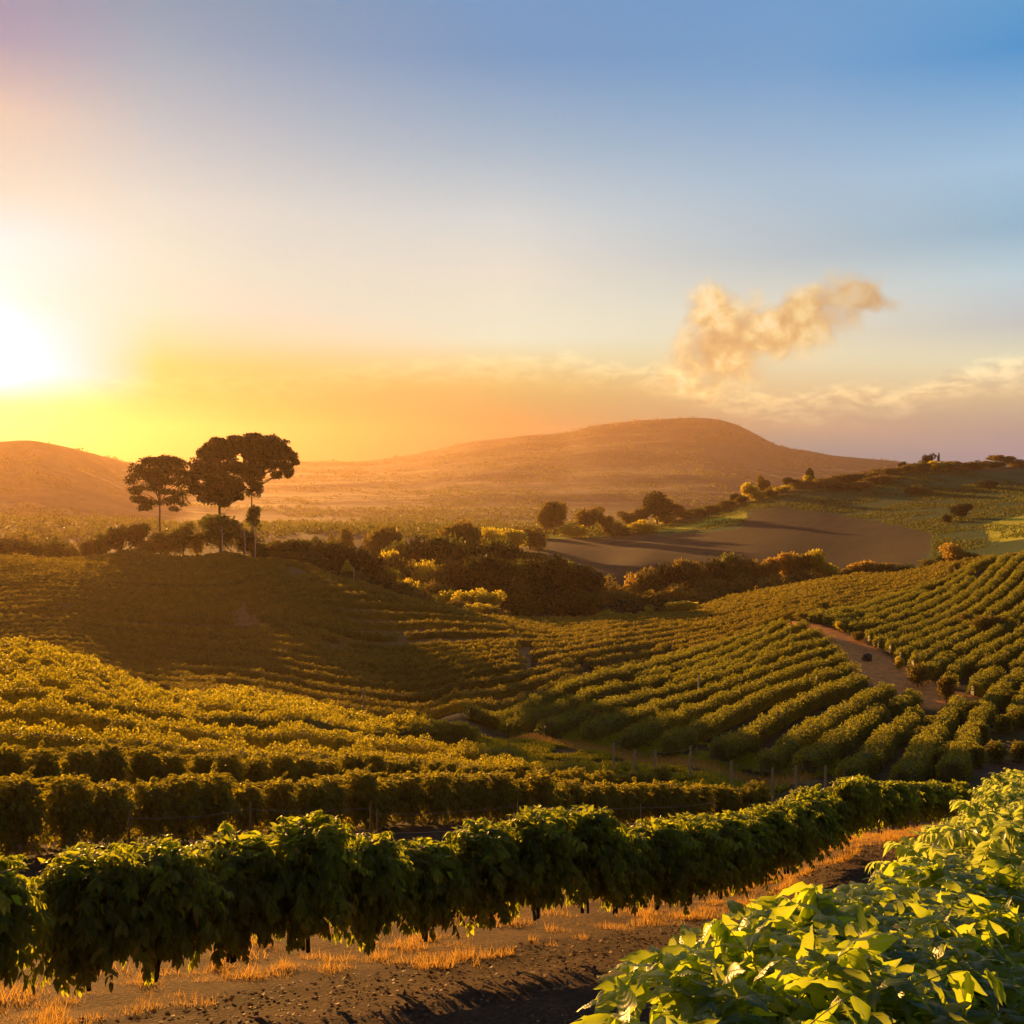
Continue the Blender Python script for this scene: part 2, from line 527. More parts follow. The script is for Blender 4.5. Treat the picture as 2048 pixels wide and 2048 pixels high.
def smooth(P, it=8):
    P = np.array(P)
    for _ in range(it):
        Q = P.copy()
        Q[1:-1] = 0.25 * P[:-2] + 0.5 * P[1:-1] + 0.25 * P[2:]
        P = Q
    return P


ROW1 = smooth(resample(wline([(-700, 2080, 9.6), (-330, 1995, 10.9), (-260, 1980, 11.3), (0, 1925, 12.6), (350, 1858, 14.3), (700, 1790, 16.3), (1000, 1742, 18.3), (1300, 1695, 21.2), (1480, 1648, 25.0), (1600, 1610, 28.8), (1720, 1580, 33), (1812, 1556, 37.5)]), n=120), 6)
NEAR = smooth(resample(np.array([(-0.15, 1.75), (0.3, 2.7), (1.05, 4.0), (2.3, 6.0), (4.5, 10.0), (7.7, 16.5), (13.0, 28.0), (20.6, 44.0), (27.5, 58.0)]), n=120), 6)


def dist_line(X, Y, L):
    """distance and side (positive = left of the line's direction)"""
    best = np.full(X.shape, 1e9)
    side = np.zeros(X.shape)
    for i in range(len(L) - 1):
        ax, ay = L[i]
        bx, by = L[i + 1]
        ex, ey = bx - ax, by - ay
        t = np.clip(((X - ax) * ex + (Y - ay) * ey) / (ex * ex + ey * ey + 1e-9), 0, 1)
        dx_, dy_ = X - ax - t * ex, Y - ay - t * ey
        d = np.hypot(dx_, dy_)
        m = d < best
        best = np.where(m, d, best)
        side = np.where(m, np.sign(ex * (Y - ay) - ey * (X - ax)), side)
    return best, side


TRACK = smooth(resample(wline([(1468, 1176, 166), (1510, 1180, 163), (1560, 1190, 157), (1600, 1212, 148), (1640, 1248, 137), (1680, 1285, 125), (1720, 1308, 118), (1772, 1322, 114)]), n=60), 3)
VALLEY = smooth(resample(wline([(960, 1378, 97), (1000, 1390, 95), (1080, 1405, 92.5), (1150, 1418, 90), (1230, 1431, 87), (1320, 1444, 83), (1400, 1455, 80), (1520, 1475, 76)]), n=60), 3)


def in_poly(x, y, poly):
    c = np.zeros(x.shape, bool)
    n = len(poly)
    j = n - 1
    for i in range(n):
        xi, yi = poly[i]
        xj, yj = poly[j]
        m = ((yi > y) != (yj > y)) & (x < (xj - xi) * (y - yi) / (yj - yi + 1e-9) + xi)
        c ^= m
        j = i
    return c


# ------------------------------------------------------------------ mesh helpers
def mesh_from(name, verts, faces_list, mats, mat_idx=None, smooth_=True):
    """faces_list: list of int arrays (n,3) or (n,4)"""
    me = bpy.data.meshes.new(name)
    verts = np.ascontiguousarray(verts, np.float32)
    me.vertices.add(len(verts))
    me.vertices.foreach_set("co", verts.ravel())
    loops = np.concatenate([f.ravel() for f in faces_list]).astype(np.int32)
    tot = np.concatenate([np.full(len(f), f.shape[1], np.int32) for f in faces_list])
    st = np.r_[0, np.cumsum(tot)[:-1]].astype(np.int32)
    me.loops.add(len(loops))
    me.loops.foreach_set("vertex_index", loops)
    me.polygons.add(len(tot))
    me.polygons.foreach_set("loop_start", st)
    me.polygons.foreach_set("loop_total", tot)
    if smooth_:
        me.polygons.foreach_set("use_smooth", np.ones(len(tot), bool))
    for m in (mats if isinstance(mats, (list, tuple)) else [mats]):
        me.materials.append(m)
    if mat_idx is not None:
        me.polygons.foreach_set("material_index", np.asarray(mat_idx, np.int32))
    me.update(calc_edges=True)
    return me


def obj(name, me, parent=None, loc=None, **props):
    o = bpy.data.objects.new(name, me)
    COL.objects.link(o)
    if parent is not None:
        o.parent = parent
    if loc is not None:
        o.location = loc
    for k, v in props.items():
        if v:
            o[k] = v
    return o


def empty(name, loc, label, category, group=None, rz=0.0, sc=None):
    o = obj(name, None, None, loc, label=label, category=category, group=group)
    o.rotation_euler = (0, 0, rz)
    o.empty_display_size = 0.2
    if sc is not None:
        o.scale = sc
    return o


def copy_thing(src, loc, label, rz=None, sc=None, tilt=None):
    r = src.copy()
    COL.objects.link(r)
    r.location = loc
    r["label"] = label
    if rz is not None:
        r.rotation_euler = (tilt[0] if tilt else 0, tilt[1] if tilt else 0, rz)
    if sc is not None:
        r.scale = sc
    for ch in list(src.children):
        c = ch.copy()
        COL.objects.link(c)
        c.parent = r
    return r


# ------------------------------------------------------------------ materials
def material(name):
    m = bpy.data.materials.new(name)
    m.use_nodes = True
    m.node_tree.nodes.clear()
    return m, NT(m.node_tree)


def leaf_mat(name, dark, mid, light, trans, tmix=0.42, rough=0.5, spec=0.3, odd=None, veins=False, thick=0.7):
    m, t = material(name)
    geo = t.new("ShaderNodeNewGeometry")
    rnd = geo.outputs["Random Per Island"]
    stops = [(0.0, dark), (0.45, mid), (0.93, light)]
    if odd:
        stops += [(0.965, light), (0.985, odd)]
    stops = [(p, (c[0], c[1], c[2], 1)) for p, c in stops]
    col = t.ramp(rnd, stops)
    oi = t.new("ShaderNodeObjectInfo")
    tco = t.new("ShaderNodeTexCoord")
    big = t.noise(geo.outputs["Position"], 0.9, 2.0)
    col = t.mix(1.0, col, t.ramp(big, [(0.3, (0.6, 0.64, 0.7, 1)), (0.7, (1.4, 1.3, 1.0, 1))]), "MULTIPLY")
    bs = t.new("ShaderNodeBsdfPrincipled")
    bs.inputs["Roughness"].default_value = rough
    bs.inputs["Specular IOR Level"].default_value = spec
    tcol = t.mix(1.0, t.ramp(rnd, [(0, (0.75, 0.8, 0.8, 1)), (1, (1.2, 1.15, 1.0, 1))]), (trans[0], trans[1], trans[2], 1), "MULTIPLY")
    if veins:
        at = t.new("ShaderNodeAttribute", attribute_name="leafuv")
        sp = t.new("ShaderNodeSeparateXYZ")
        t.l.new(at.outputs["Vector"], sp.inputs[0])
        ax = t.m("ABSOLUTE", sp.outputs[0])
        ph = t.m("MULTIPLY", t.m("SUBTRACT", sp.outputs[1], t.m("MULTIPLY", ax, 0.55)), 62.0)
        wv_ = t.m("SINE", ph)
        vein = t.mr(wv_, 0.72, 1.0)
        mid_ = t.mr(ax, 0.035, 0.012)
        vv = t.m("MAXIMUM", t.m("MULTIPLY", vein, 0.45), mid_)
        col = t.mix(t.m("MULTIPLY", vv, 0.55), col, (0.22, 0.26, 0.06, 1))
        tcol = t.mix(t.m("MULTIPLY", vv, 0.35), tcol, (0.8, 0.85, 0.35, 1))
        bp = t.new("ShaderNodeBump")
        bp.inputs["Strength"].default_value = 0.25
        bp.inputs["Distance"].default_value = 0.002
        t.l.new(t.m("SUBTRACT", wv_, t.m("MULTIPLY", mid_, 3.0)), bp.inputs["Height"])
        t.l.new(bp.outputs[0], bs.inputs["Normal"])
    t.l.new(col, bs.inputs["Base Color"])
    tr = t.new("ShaderNodeBsdfTranslucent")
    t.l.new(tcol, tr.inputs[0])
    mx = t.new("ShaderNodeMixShader")
    mx.inputs[0].default_value = tmix
    t.l.new(bs.outputs[0], mx.inputs[1])
    t.l.new(tr.outputs[0], mx.inputs[2])
    out = t.new("ShaderNodeOutputMaterial")
    t.l.new(mx.outputs[0], out.inputs[0])
    return m


M_near = leaf_mat("near_coffee_leaf", (0.035, 0.085, 0.012), (0.07, 0.15, 0.012), (0.16, 0.24, 0.018), (0.74, 0.95, 0.03), 0.5, 0.34, 0.45, (0.30, 0.10, 0.02), veins=True)
M_row = leaf_mat("coffee_leaf", (0.018, 0.048, 0.010), (0.032, 0.075, 0.012), (0.06, 0.11, 0.014), (0.72, 0.82, 0.04), 0.48, 0.42, 0.35, (0.22, 0.07, 0.015))
M_bench = leaf_mat("field_coffee_leaf", (0.022, 0.050, 0.008), (0.045, 0.085, 0.010), (0.08, 0.12, 0.014), (0.95, 0.84, 0.03), 0.36, 0.5, 0.3)
M_hill = leaf_mat("hillside_coffee_leaf", (0.022, 0.048, 0.012), (0.04, 0.075, 0.014), (0.075, 0.11, 0.016), (0.50, 0.50, 0.03), 0.4, 0.55, 0.25)
M_hill2 = leaf_mat("shaded_hill_coffee_leaf", (0.13, 0.12, 0.026), (0.24, 0.20, 0.034), (0.34, 0.27, 0.045), (0.5, 0.42, 0.03), 0.35, 0.6, 0.2)  # leaf tone lifted to stand in for golden haze over the shaded hill
M_stem = leaf_mat("green_stem", (0.13, 0.18, 0.04), (0.16, 0.21, 0.04), (0.2, 0.22, 0.05), (0.2, 0.2, 0.03), 0.05, 0.5, 0.3)
M_dark = leaf_mat("dark_tree_leaf", (0.012, 0.02, 0.006), (0.02, 0.035, 0.008), (0.035, 0.055, 0.010), (0.10, 0.10, 0.012), 0.2, 0.6, 0.2)
M_green = leaf_mat("green_tree_leaf", (0.025, 0.045, 0.010), (0.045, 0.07, 0.014), (0.08, 0.11, 0.018), (0.25, 0.27, 0.025), 0.3, 0.6, 0.2)
M_olive = leaf_mat("olive_tree_leaf", (0.05, 0.055, 0.014), (0.09, 0.09, 0.02), (0.15, 0.13, 0.03), (0.38, 0.30, 0.04), 0.35, 0.6, 0.2)
M_yellow = leaf_mat("yellow_tree_leaf", (0.14, 0.13, 0.015), (0.24, 0.20, 0.02), (0.36, 0.27, 0.03), (0.95, 0.8, 0.06), 0.5, 0.6, 0.2)
M_brown = leaf_mat("dry_bush_leaf", (0.07, 0.055, 0.02), (0.13, 0.10, 0.03), (0.23, 0.17, 0.045), (0.5, 0.38, 0.06), 0.3, 0.7, 0.1)
M_orange = leaf_mat("orange_bush_leaf", (0.16, 0.11, 0.025), (0.28, 0.19, 0.04), (0.42, 0.28, 0.05), (0.8, 0.55, 0.08), 0.4, 0.7, 0.1)
M_straw = leaf_mat("dry_grass_blade", (0.22, 0.12, 0.03), (0.36, 0.21, 0.05), (0.48, 0.32, 0.09), (0.75, 0.46, 0.10), 0.5, 0.7, 0.1)


def plain(name, c1, c2, scale, rough=0.9, bump=0.3, dist=0.01):
    m, t = material(name)
    tco = t.new("ShaderNodeTexCoord")
    n1 = t.noise(tco.outputs["Object"], scale, 5.0)
    bs = t.new("ShaderNodeBsdfPrincipled")
    t.l.new(t.mix(t.mr(n1, 0.3, 0.7), (*c1, 1), (*c2, 1)), bs.inputs["Base Color"])
    bs.inputs["Roughness"].default_value = rough
    bp = t.new("ShaderNodeBump")
    bp.inputs["Strength"].default_value = bump
    bp.inputs["Distance"].default_value = dist
    t.l.new(n1, bp.inputs["Height"])
    t.l.new(bp.outputs[0], bs.inputs["Normal"])
    out = t.new("ShaderNodeOutputMaterial")
    t.l.new(bs.outputs[0], out.inputs[0])
    return m


M_bark = plain("bark", (0.05, 0.032, 0.02), (0.13, 0.085, 0.05), 22.0)
M_wood = plain("post_wood", (0.35, 0.25, 0.16), (0.6, 0.45, 0.3), 30.0)  # wood tone raised so the far posts look sunlit
M_darkwood = plain("dark_post_wood", (0.10, 0.065, 0.04), (0.2, 0.14, 0.09), 30.0)  # darker version of the post wood for the near fence
M_wire = plain("wire", (0.22, 0.19, 0.16), (0.34, 0.30, 0.26), 40.0, 0.5)
M_pale = plain("pale_pole", (0.45, 0.42, 0.38), (0.6, 0.57, 0.5), 20.0)
M_rock = plain("dark_stone", (0.03, 0.026, 0.024), (0.08, 0.07, 0.06), 8.0)

# ground
M_ground, t = material("ground")
geo = t.new("ShaderNodeNewGeometry")
pos = geo.outputs["Position"]
att = t.new("ShaderNodeAttribute", attribute_name="soil")
n_small = t.noise(pos, 14.0, 6.0, 0.65)
n_med = t.noise(pos, 1.3, 5.0, 0.6)
n_big = t.noise(pos, 0.035, 5.0, 0.6)
n_far = t.noise(pos, 0.006, 6.0, 0.65)
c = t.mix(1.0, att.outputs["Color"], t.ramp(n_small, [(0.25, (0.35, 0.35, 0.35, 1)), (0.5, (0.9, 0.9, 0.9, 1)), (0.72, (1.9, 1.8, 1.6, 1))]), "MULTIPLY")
c = t.mix(1.0, c, t.ramp(n_med, [(0.3, (0.72, 0.72, 0.72, 1)), (0.7, (1.3, 1.28, 1.2, 1))]), "MULTIPLY")
c = t.mix(1.0, c, t.ramp(n_big, [(0.3, (0.78, 0.8, 0.8, 1)), (0.7, (1.25, 1.22, 1.15, 1))]), "MULTIPLY")
c = t.mix(1.0, c, t.ramp(n_far, [(0.3, (0.7, 0.72, 0.7, 1)), (0.7, (1.35, 1.3, 1.2, 1))]), "MULTIPLY")
bs = t.new("ShaderNodeBsdfPrincipled")
t.l.new(c, bs.inputs["Base Color"])
bs.inputs["Roughness"].default_value = 0.95
bs.inputs["Specular IOR Level"].default_value = 0.15
bp = t.new("ShaderNodeBump")
bp.inputs["Strength"].default_value = 0.9
bp.inputs["Distance"].default_value = 0.05
t.l.new(t.m("ADD", n_small, t.m("MULTIPLY", n_med, 1.5)), bp.inputs["Height"])
t.l.new(bp.outputs[0], bs.inputs["Normal"])
o_ = t.new("ShaderNodeOutputMaterial")
t.l.new(bs.outputs[0], o_.inputs[0])

# ------------------------------------------------------------------ the ground sheet
th_in = np.arange(-0.62, 0.6201, 0.0021)
th_l = np.linspace(-math.pi, -0.62, 60)[:-1]
th_r = np.linspace(0.62, math.pi, 60)[1:]
ths = np.r_[th_l, th_in, th_r]
rs = np.exp(np.arange(math.log(0.7), math.log(3900), 0.0113))
TT, RR = np.meshgrid(ths, rs)
GX, GY = RR * np.sin(TT), RR * np.cos(TT)
GZ = H(GX, GY)
nr, nt_ = GX.shape

px, py = to_px(GX, GY, GZ)
gcol = np.empty(GX.shape + (3,))
gcol[:] = (0.085, 0.055, 0.028)                                     # field soil


def _noop():
    pass


def paint(m, c, w=1.0):
    w = (m * w)[..., None] if not isinstance(m, float) else m
    gcol[:] = gcol * (1 - w) + np.array(c) * w


def sst(x, a, b):
    t_ = np.clip((x - a) / (b - a), 0, 1)
    return t_ * t_ * (3 - 2 * t_)


fr = RR < 75
d1, s1 = dist_line(GX, GY, ROW1)
sd = d1 * s1
wob = fbm(GX * 0.8, GY * 0.8, 5, 3) * 1.6
paint(sst(-(sd + wob * 0.4), 0.7, 1.2) * (RR < 70), (0.11, 0.07, 0.042))     # dark earth of the track by the front row
paint(sst(sd + wob * 0.6, 0.1, 0.9) * (1 - sst(sd, 7, 11)) * (RR < 75), (0.16, 0.10, 0.03))   # dry grass behind the front row
paint(sst(sd, 7, 11) * (RR < 112) * (RR > 16), (0.055, 0.040, 0.016))
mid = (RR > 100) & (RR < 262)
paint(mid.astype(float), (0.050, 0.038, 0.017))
paint(mid * in_poly(px, py, [(-400, 900), (700, 900), (1000, 1180), (1000, 1420), (-400, 1420)]) * 1.0, (0.34, 0.21, 0.08))  # brown hill soil, lightened further in place of the haze veil
dv, _ = dist_line(GX, GY, VALLEY)
paint((RR > 72) * (RR < 118) * 1.0, (0.07, 0.06, 0.018))
paint((1 - sst(dv + wob * 1.0, 0.1, 1.3)) * (RR < 120), (0.46, 0.28, 0.07))
dtk, _ = dist_line(GX, GY, TRACK)
wtk = np.interp(GY, [108, 118, 140, 160], [5.2, 4.4, 3.0, 2.2])
paint((1 - sst(dtk + wob * 0.5, wtk * 0.8, wtk * 1.15)) * (RR < 190) * (RR > 95), (0.85, 0.36, 0.10))
paint(in_poly(px, py, [(1740, 1425), (1960, 1395), (1960, 1462), (1780, 1468)]) * (RR < 120) * (RR > 70) * 1.0, (0.13, 0.075, 0.05))
# valley beyond the coffee
beyond = (RR > 262) & (RR < 720)
paint(beyond.astype(float), (0.055, 0.052, 0.018))
wb = fbm(GX / 16, GY / 16, 8, 3) * 8
br = in_poly(px + wb, py + wb * 0.3, [(930, 1008), (1100, 1021), (1170, 1012), (1250, 1012), (1310, 1005), (1395, 998), (1425, 960), (1470, 955), (1600, 975), (1700, 992), (1760, 1008), (1745, 1040), (1700, 1075), (1600, 1110), (900, 1120), (800, 1090)])
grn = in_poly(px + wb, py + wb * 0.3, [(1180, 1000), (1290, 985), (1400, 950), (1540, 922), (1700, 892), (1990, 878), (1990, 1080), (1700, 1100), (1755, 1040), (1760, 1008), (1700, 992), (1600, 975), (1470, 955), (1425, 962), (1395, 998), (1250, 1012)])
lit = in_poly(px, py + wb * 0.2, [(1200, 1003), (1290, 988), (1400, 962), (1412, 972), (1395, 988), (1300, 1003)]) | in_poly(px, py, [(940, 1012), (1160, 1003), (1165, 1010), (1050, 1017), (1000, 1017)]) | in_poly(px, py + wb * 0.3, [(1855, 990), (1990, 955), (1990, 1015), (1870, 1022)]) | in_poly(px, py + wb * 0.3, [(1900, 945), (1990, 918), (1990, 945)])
far6 = beyond & (RR > 280)
rut = np.zeros(GX.shape)
for c_ in (-2.3, -4.0):
    rut += np.exp(-((sd - c_ + fbm(GX / 3, GY / 3, 31, 2) * 0.5) / 0.22) ** 2)
GZ = GZ - 0.07 * rut * (RR < 60) + 0.035 * np.exp(-((sd + 3.15) / 0.5) ** 2) * (RR < 60)
paint(rut * (RR < 60) * 0.35, (0.09, 0.055, 0.035))
fur = np.sin((GX * 0.86 + GY * 0.5 + fbm(GX / 40, GY / 40, 15, 2) * 14) * 2 * math.pi / 5.5)
GZ = GZ + np.where(br & far6, 0.03 * fur + 0.25 * fbm(GX / 5, GY / 5, 16, 3), 0.0)
paint((br & far6).astype(float), (0.055, 0.042, 0.006))
paint((br & far6) * sst(fur, 0.2, 0.9) * 0.5, (0.045, 0.024, 0.009))
paint((br & far6) * (vnoise(GX / 2.5, GY / 2.5, 19) > 0.7) * 0.4, (0.05, 0.05, 0.015))
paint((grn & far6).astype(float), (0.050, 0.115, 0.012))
paint((lit & far6).astype(float), (0.60, 0.60, 0.02))  # patches of sunlight painted into the crop colour
scrub = in_poly(px + wb, py, [(1120, 900), (1545, 903), (1700, 882), (1990, 876), (1990, 888), (1760, 890), (1640, 903), (1500, 921), (1400, 936), (1300, 965), (1180, 985)])
paint((scrub & (RR > 480) & beyond) * 0.8, (0.12, 0.075, 0.035))
# far slopes: scrub with pale cleared fields in bands
fr_ = (RR > 720) | ((RR > 430) & (px < 1010 + wob * 60) & (py < 1022))
paint(fr_.astype(float), (0.10, 0.085, 0.045))
st_ = fbm(GX / 260.0, GY / 60.0, 41, 4) + 0.25 * fbm(GX / 60.0, GY / 20.0, 51, 3)
paint(sst(st_, 0.10, 0.18) * fr_ * (py > 885) * 0.8, (0.30, 0.24, 0.09))
paint(sst(-st_, 0.06, 0.14) * fr_ * 0.8, (0.055, 0.06, 0.025))
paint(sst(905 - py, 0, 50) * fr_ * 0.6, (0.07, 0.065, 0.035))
# speckle of scrub
sp_ = vnoise(GX / 5.0, GY / 5.0, 77)
paint((sp_ > 0.72) * fr_ * 0.55, (0.05, 0.055, 0.02))

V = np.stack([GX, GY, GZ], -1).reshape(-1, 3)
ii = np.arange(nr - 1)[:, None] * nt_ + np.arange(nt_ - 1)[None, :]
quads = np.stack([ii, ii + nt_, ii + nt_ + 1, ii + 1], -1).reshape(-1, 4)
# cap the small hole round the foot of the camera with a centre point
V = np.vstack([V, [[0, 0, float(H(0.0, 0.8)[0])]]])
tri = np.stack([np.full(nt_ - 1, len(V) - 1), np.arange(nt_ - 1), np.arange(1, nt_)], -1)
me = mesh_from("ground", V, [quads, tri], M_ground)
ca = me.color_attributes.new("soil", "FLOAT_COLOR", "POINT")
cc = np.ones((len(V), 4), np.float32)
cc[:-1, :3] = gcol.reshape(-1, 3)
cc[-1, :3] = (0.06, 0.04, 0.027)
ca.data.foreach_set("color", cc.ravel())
# make sure normals point up
if me.polygons[len(quads) // 2].normal.z < 0:
    me.flip_normals()
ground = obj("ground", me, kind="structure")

# ------------------------------------------------------------------ haze
hz = bpy.data.materials.new("haze")
hz.use_nodes = True
hz.node_tree.nodes.clear()
t = NT(hz.node_tree)
pv = t.new("ShaderNodeVolumePrincipled")
pv.inputs["Color"].default_value = (1.0, 0.70, 0.44, 1)
pv.inputs["Density"].default_value = 8.0e-5
pv.inputs["Anisotropy"].default_value = 0.61
t.l.new(pv.outputs[0], t.new("ShaderNodeOutputMaterial").inputs["Volume"])
zt = float(GZ.max()) + 9
zb = float(GZ.min()) - 1.0
hx = 3930.0
hv = np.array([(x, y, z) for x in (-hx, hx) for y in (-hx, hx) for z in (zb, zt)])
hf = np.array([(0, 1, 3, 2), (4, 6, 7, 5), (0, 4, 5, 1), (2, 3, 7, 6), (0, 2, 6, 4), (1, 5, 7, 3)])
obj("haze", mesh_from("haze", hv, [hf], hz, smooth_=False), kind="stuff", label="thin golden evening haze filling the valley", category="haze")

# ================================================================== FOLIAGE TOOLS
def unit(v):
    return v / (np.linalg.norm(v, axis=-1, keepdims=True) + 1e-9)


def tpl(rows, curve=0.25, fold=0.25, wav=0.0, cols=1):
    """leaf blade template: x across, y along, z up. rows = [(t, halfwidth)]"""
    vs_, fs = [], []
    n = len(rows)
    base = []
    for i, (t_, w) in enumerate(rows):
        zc = -curve * t_ * t_
        line = []
        if w <= 1e-6:
            line = [len(vs_)] * (2 * cols + 1)
            vs_.append((0, t_, zc))
        else:
            for j in range(-cols, cols + 1):
                x = w * j / cols
                wz = wav * math.sin(t_ * 26.0 + (1.3 if j > 0 else 0)) * abs(j) / cols
                line.append(len(vs_))
                vs_.append((x, t_, zc + fold * abs(x) + wz - 0.5 * (x * x) / (w + 1e-6) * (1 if cols > 1 else 0)))
        base.append(line)
    tr, qd = [], []
    for i in range(n - 1):
        for j in range(2 * cols):
            a, b, c_, d = base[i][j], base[i][j + 1], base[i + 1][j + 1], base[i + 1][j]
            if a == b:
                tr.append((a, c_, d))
            elif c_ == d:
                tr.append((a, b, c_))
            else:
                qd.append((a, b, c_, d))
    return np.array(vs_), np.array(tr, int).reshape(-1, 3), np.array(qd, int).reshape(-1, 4)


T_DIA = (np.array([(0, 0, 0), (0.26, 0.45, 0.05), (0, 1, -0.12), (-0.26, 0.45, 0.05)]), np.array([(0, 1, 2), (0, 2, 3)]), np.zeros((0, 4), int))
T_MID = tpl([(0, 0), (0.3, 0.19), (0.65, 0.17), (1.0, 0)], 0.30, 0.30)
T_HD = tpl([(0, 0), (0.07, 0.06), (0.18, 0.16), (0.32, 0.225), (0.48, 0.235), (0.64, 0.19), (0.78, 0.115), (0.9, 0.045), (1.0, 0)], 0.6, 0.45, 0.045, 2)
T_BLADE = (np.array([(-0.03, 0, 0), (0.03, 0, 0), (0.0, 1, 0.12)]), np.array([(0, 1, 2)]), np.zeros((0, 4), int))


def leaves(P, D, N, L, template, wide=1.0):
    """P base (n,3), D tip direction, N blade normal, L length (n,) -> verts, tris, quads"""
    tv, tt, tq = template
    Y = unit(D)
    X = unit(np.cross(Y, N))
    Z = np.cross(X, Y)
    L = L[:, None, None]
    v = P[:, None, :] + L * (tv[None, :, 0:1] * wide * X[:, None, :] + tv[None, :, 1:2] * Y[:, None, :] + tv[None, :, 2:3] * Z[:, None, :])
    n, k = len(P), len(tv)
    off = (np.arange(n) * k)[:, None, None]
    tris = (tt[None] + off).reshape(-1, 3)
    qs = (tq[None] + off).reshape(-1, 4)
    uv = np.tile(tv[:, :2], (n, 1))
    return v.reshape(-1, 3), tris, qs, uv


def leaf_mesh(name, parts, mat, uvs=False):
    vs_, fs, uv, o = [], [], [], 0
    for v, t3, q4, u in parts:
        vs_.append(v)
        if len(t3):
            fs.append(t3 + o)
        if len(q4):
            fs.append(q4 + o)
        uv.append(u)
        o += len(v)
    me = mesh_from(name, np.concatenate(vs_), fs, mat)
    if uvs:
        a = me.attributes.new("leafuv", "FLOAT_VECTOR", "POINT")
        U = np.concatenate(uv)
        U3 = np.zeros((len(U), 3), np.float32)
        U3[:, :2] = U
        a.data.foreach_set("vector", U3.ravel())
    return me


def tube_geo(pts, rad, sides=6):
    pts = np.asarray(pts, float)
    n = len(pts)
    rad = np.broadcast_to(np.asarray(rad, float), (n,))
    tan = np.gradient(pts, axis=0)
    tan = unit(tan)
    ref = np.where(np.abs(tan[:, 2:3]) > 0.9, [[1.0, 0, 0]], [[0, 0, 1.0]])
    a = unit(np.cross(tan, ref))
    b = np.cross(tan, a)
    ang = np.linspace(0, 2 * math.pi, sides, endpoint=False)
    v = pts[:, None, :] + rad[:, None, None] * (np.cos(ang)[None, :, None] * a[:, None, :] + np.sin(ang)[None, :, None] * b[:, None, :])
    q = []
    for i in range(n - 1):
        for j in range(sides):
            q.append((i * sides + j, i * sides + (j + 1) % sides, (i + 1) * sides + (j + 1) % sides, (i + 1) * sides + j))
    return v.reshape(-1, 3), np.array(q)


def tubes_mesh(name, lst, mat):
    vs_, qs, o = [], [], 0
    for pts, rad, sides in lst:
        v, q = tube_geo(pts, rad, sides)
        vs_.append(v)
        qs.append(q + o)
        o += len(v)
    return mesh_from(name, np.concatenate(vs_), [np.concatenate(qs)], mat)


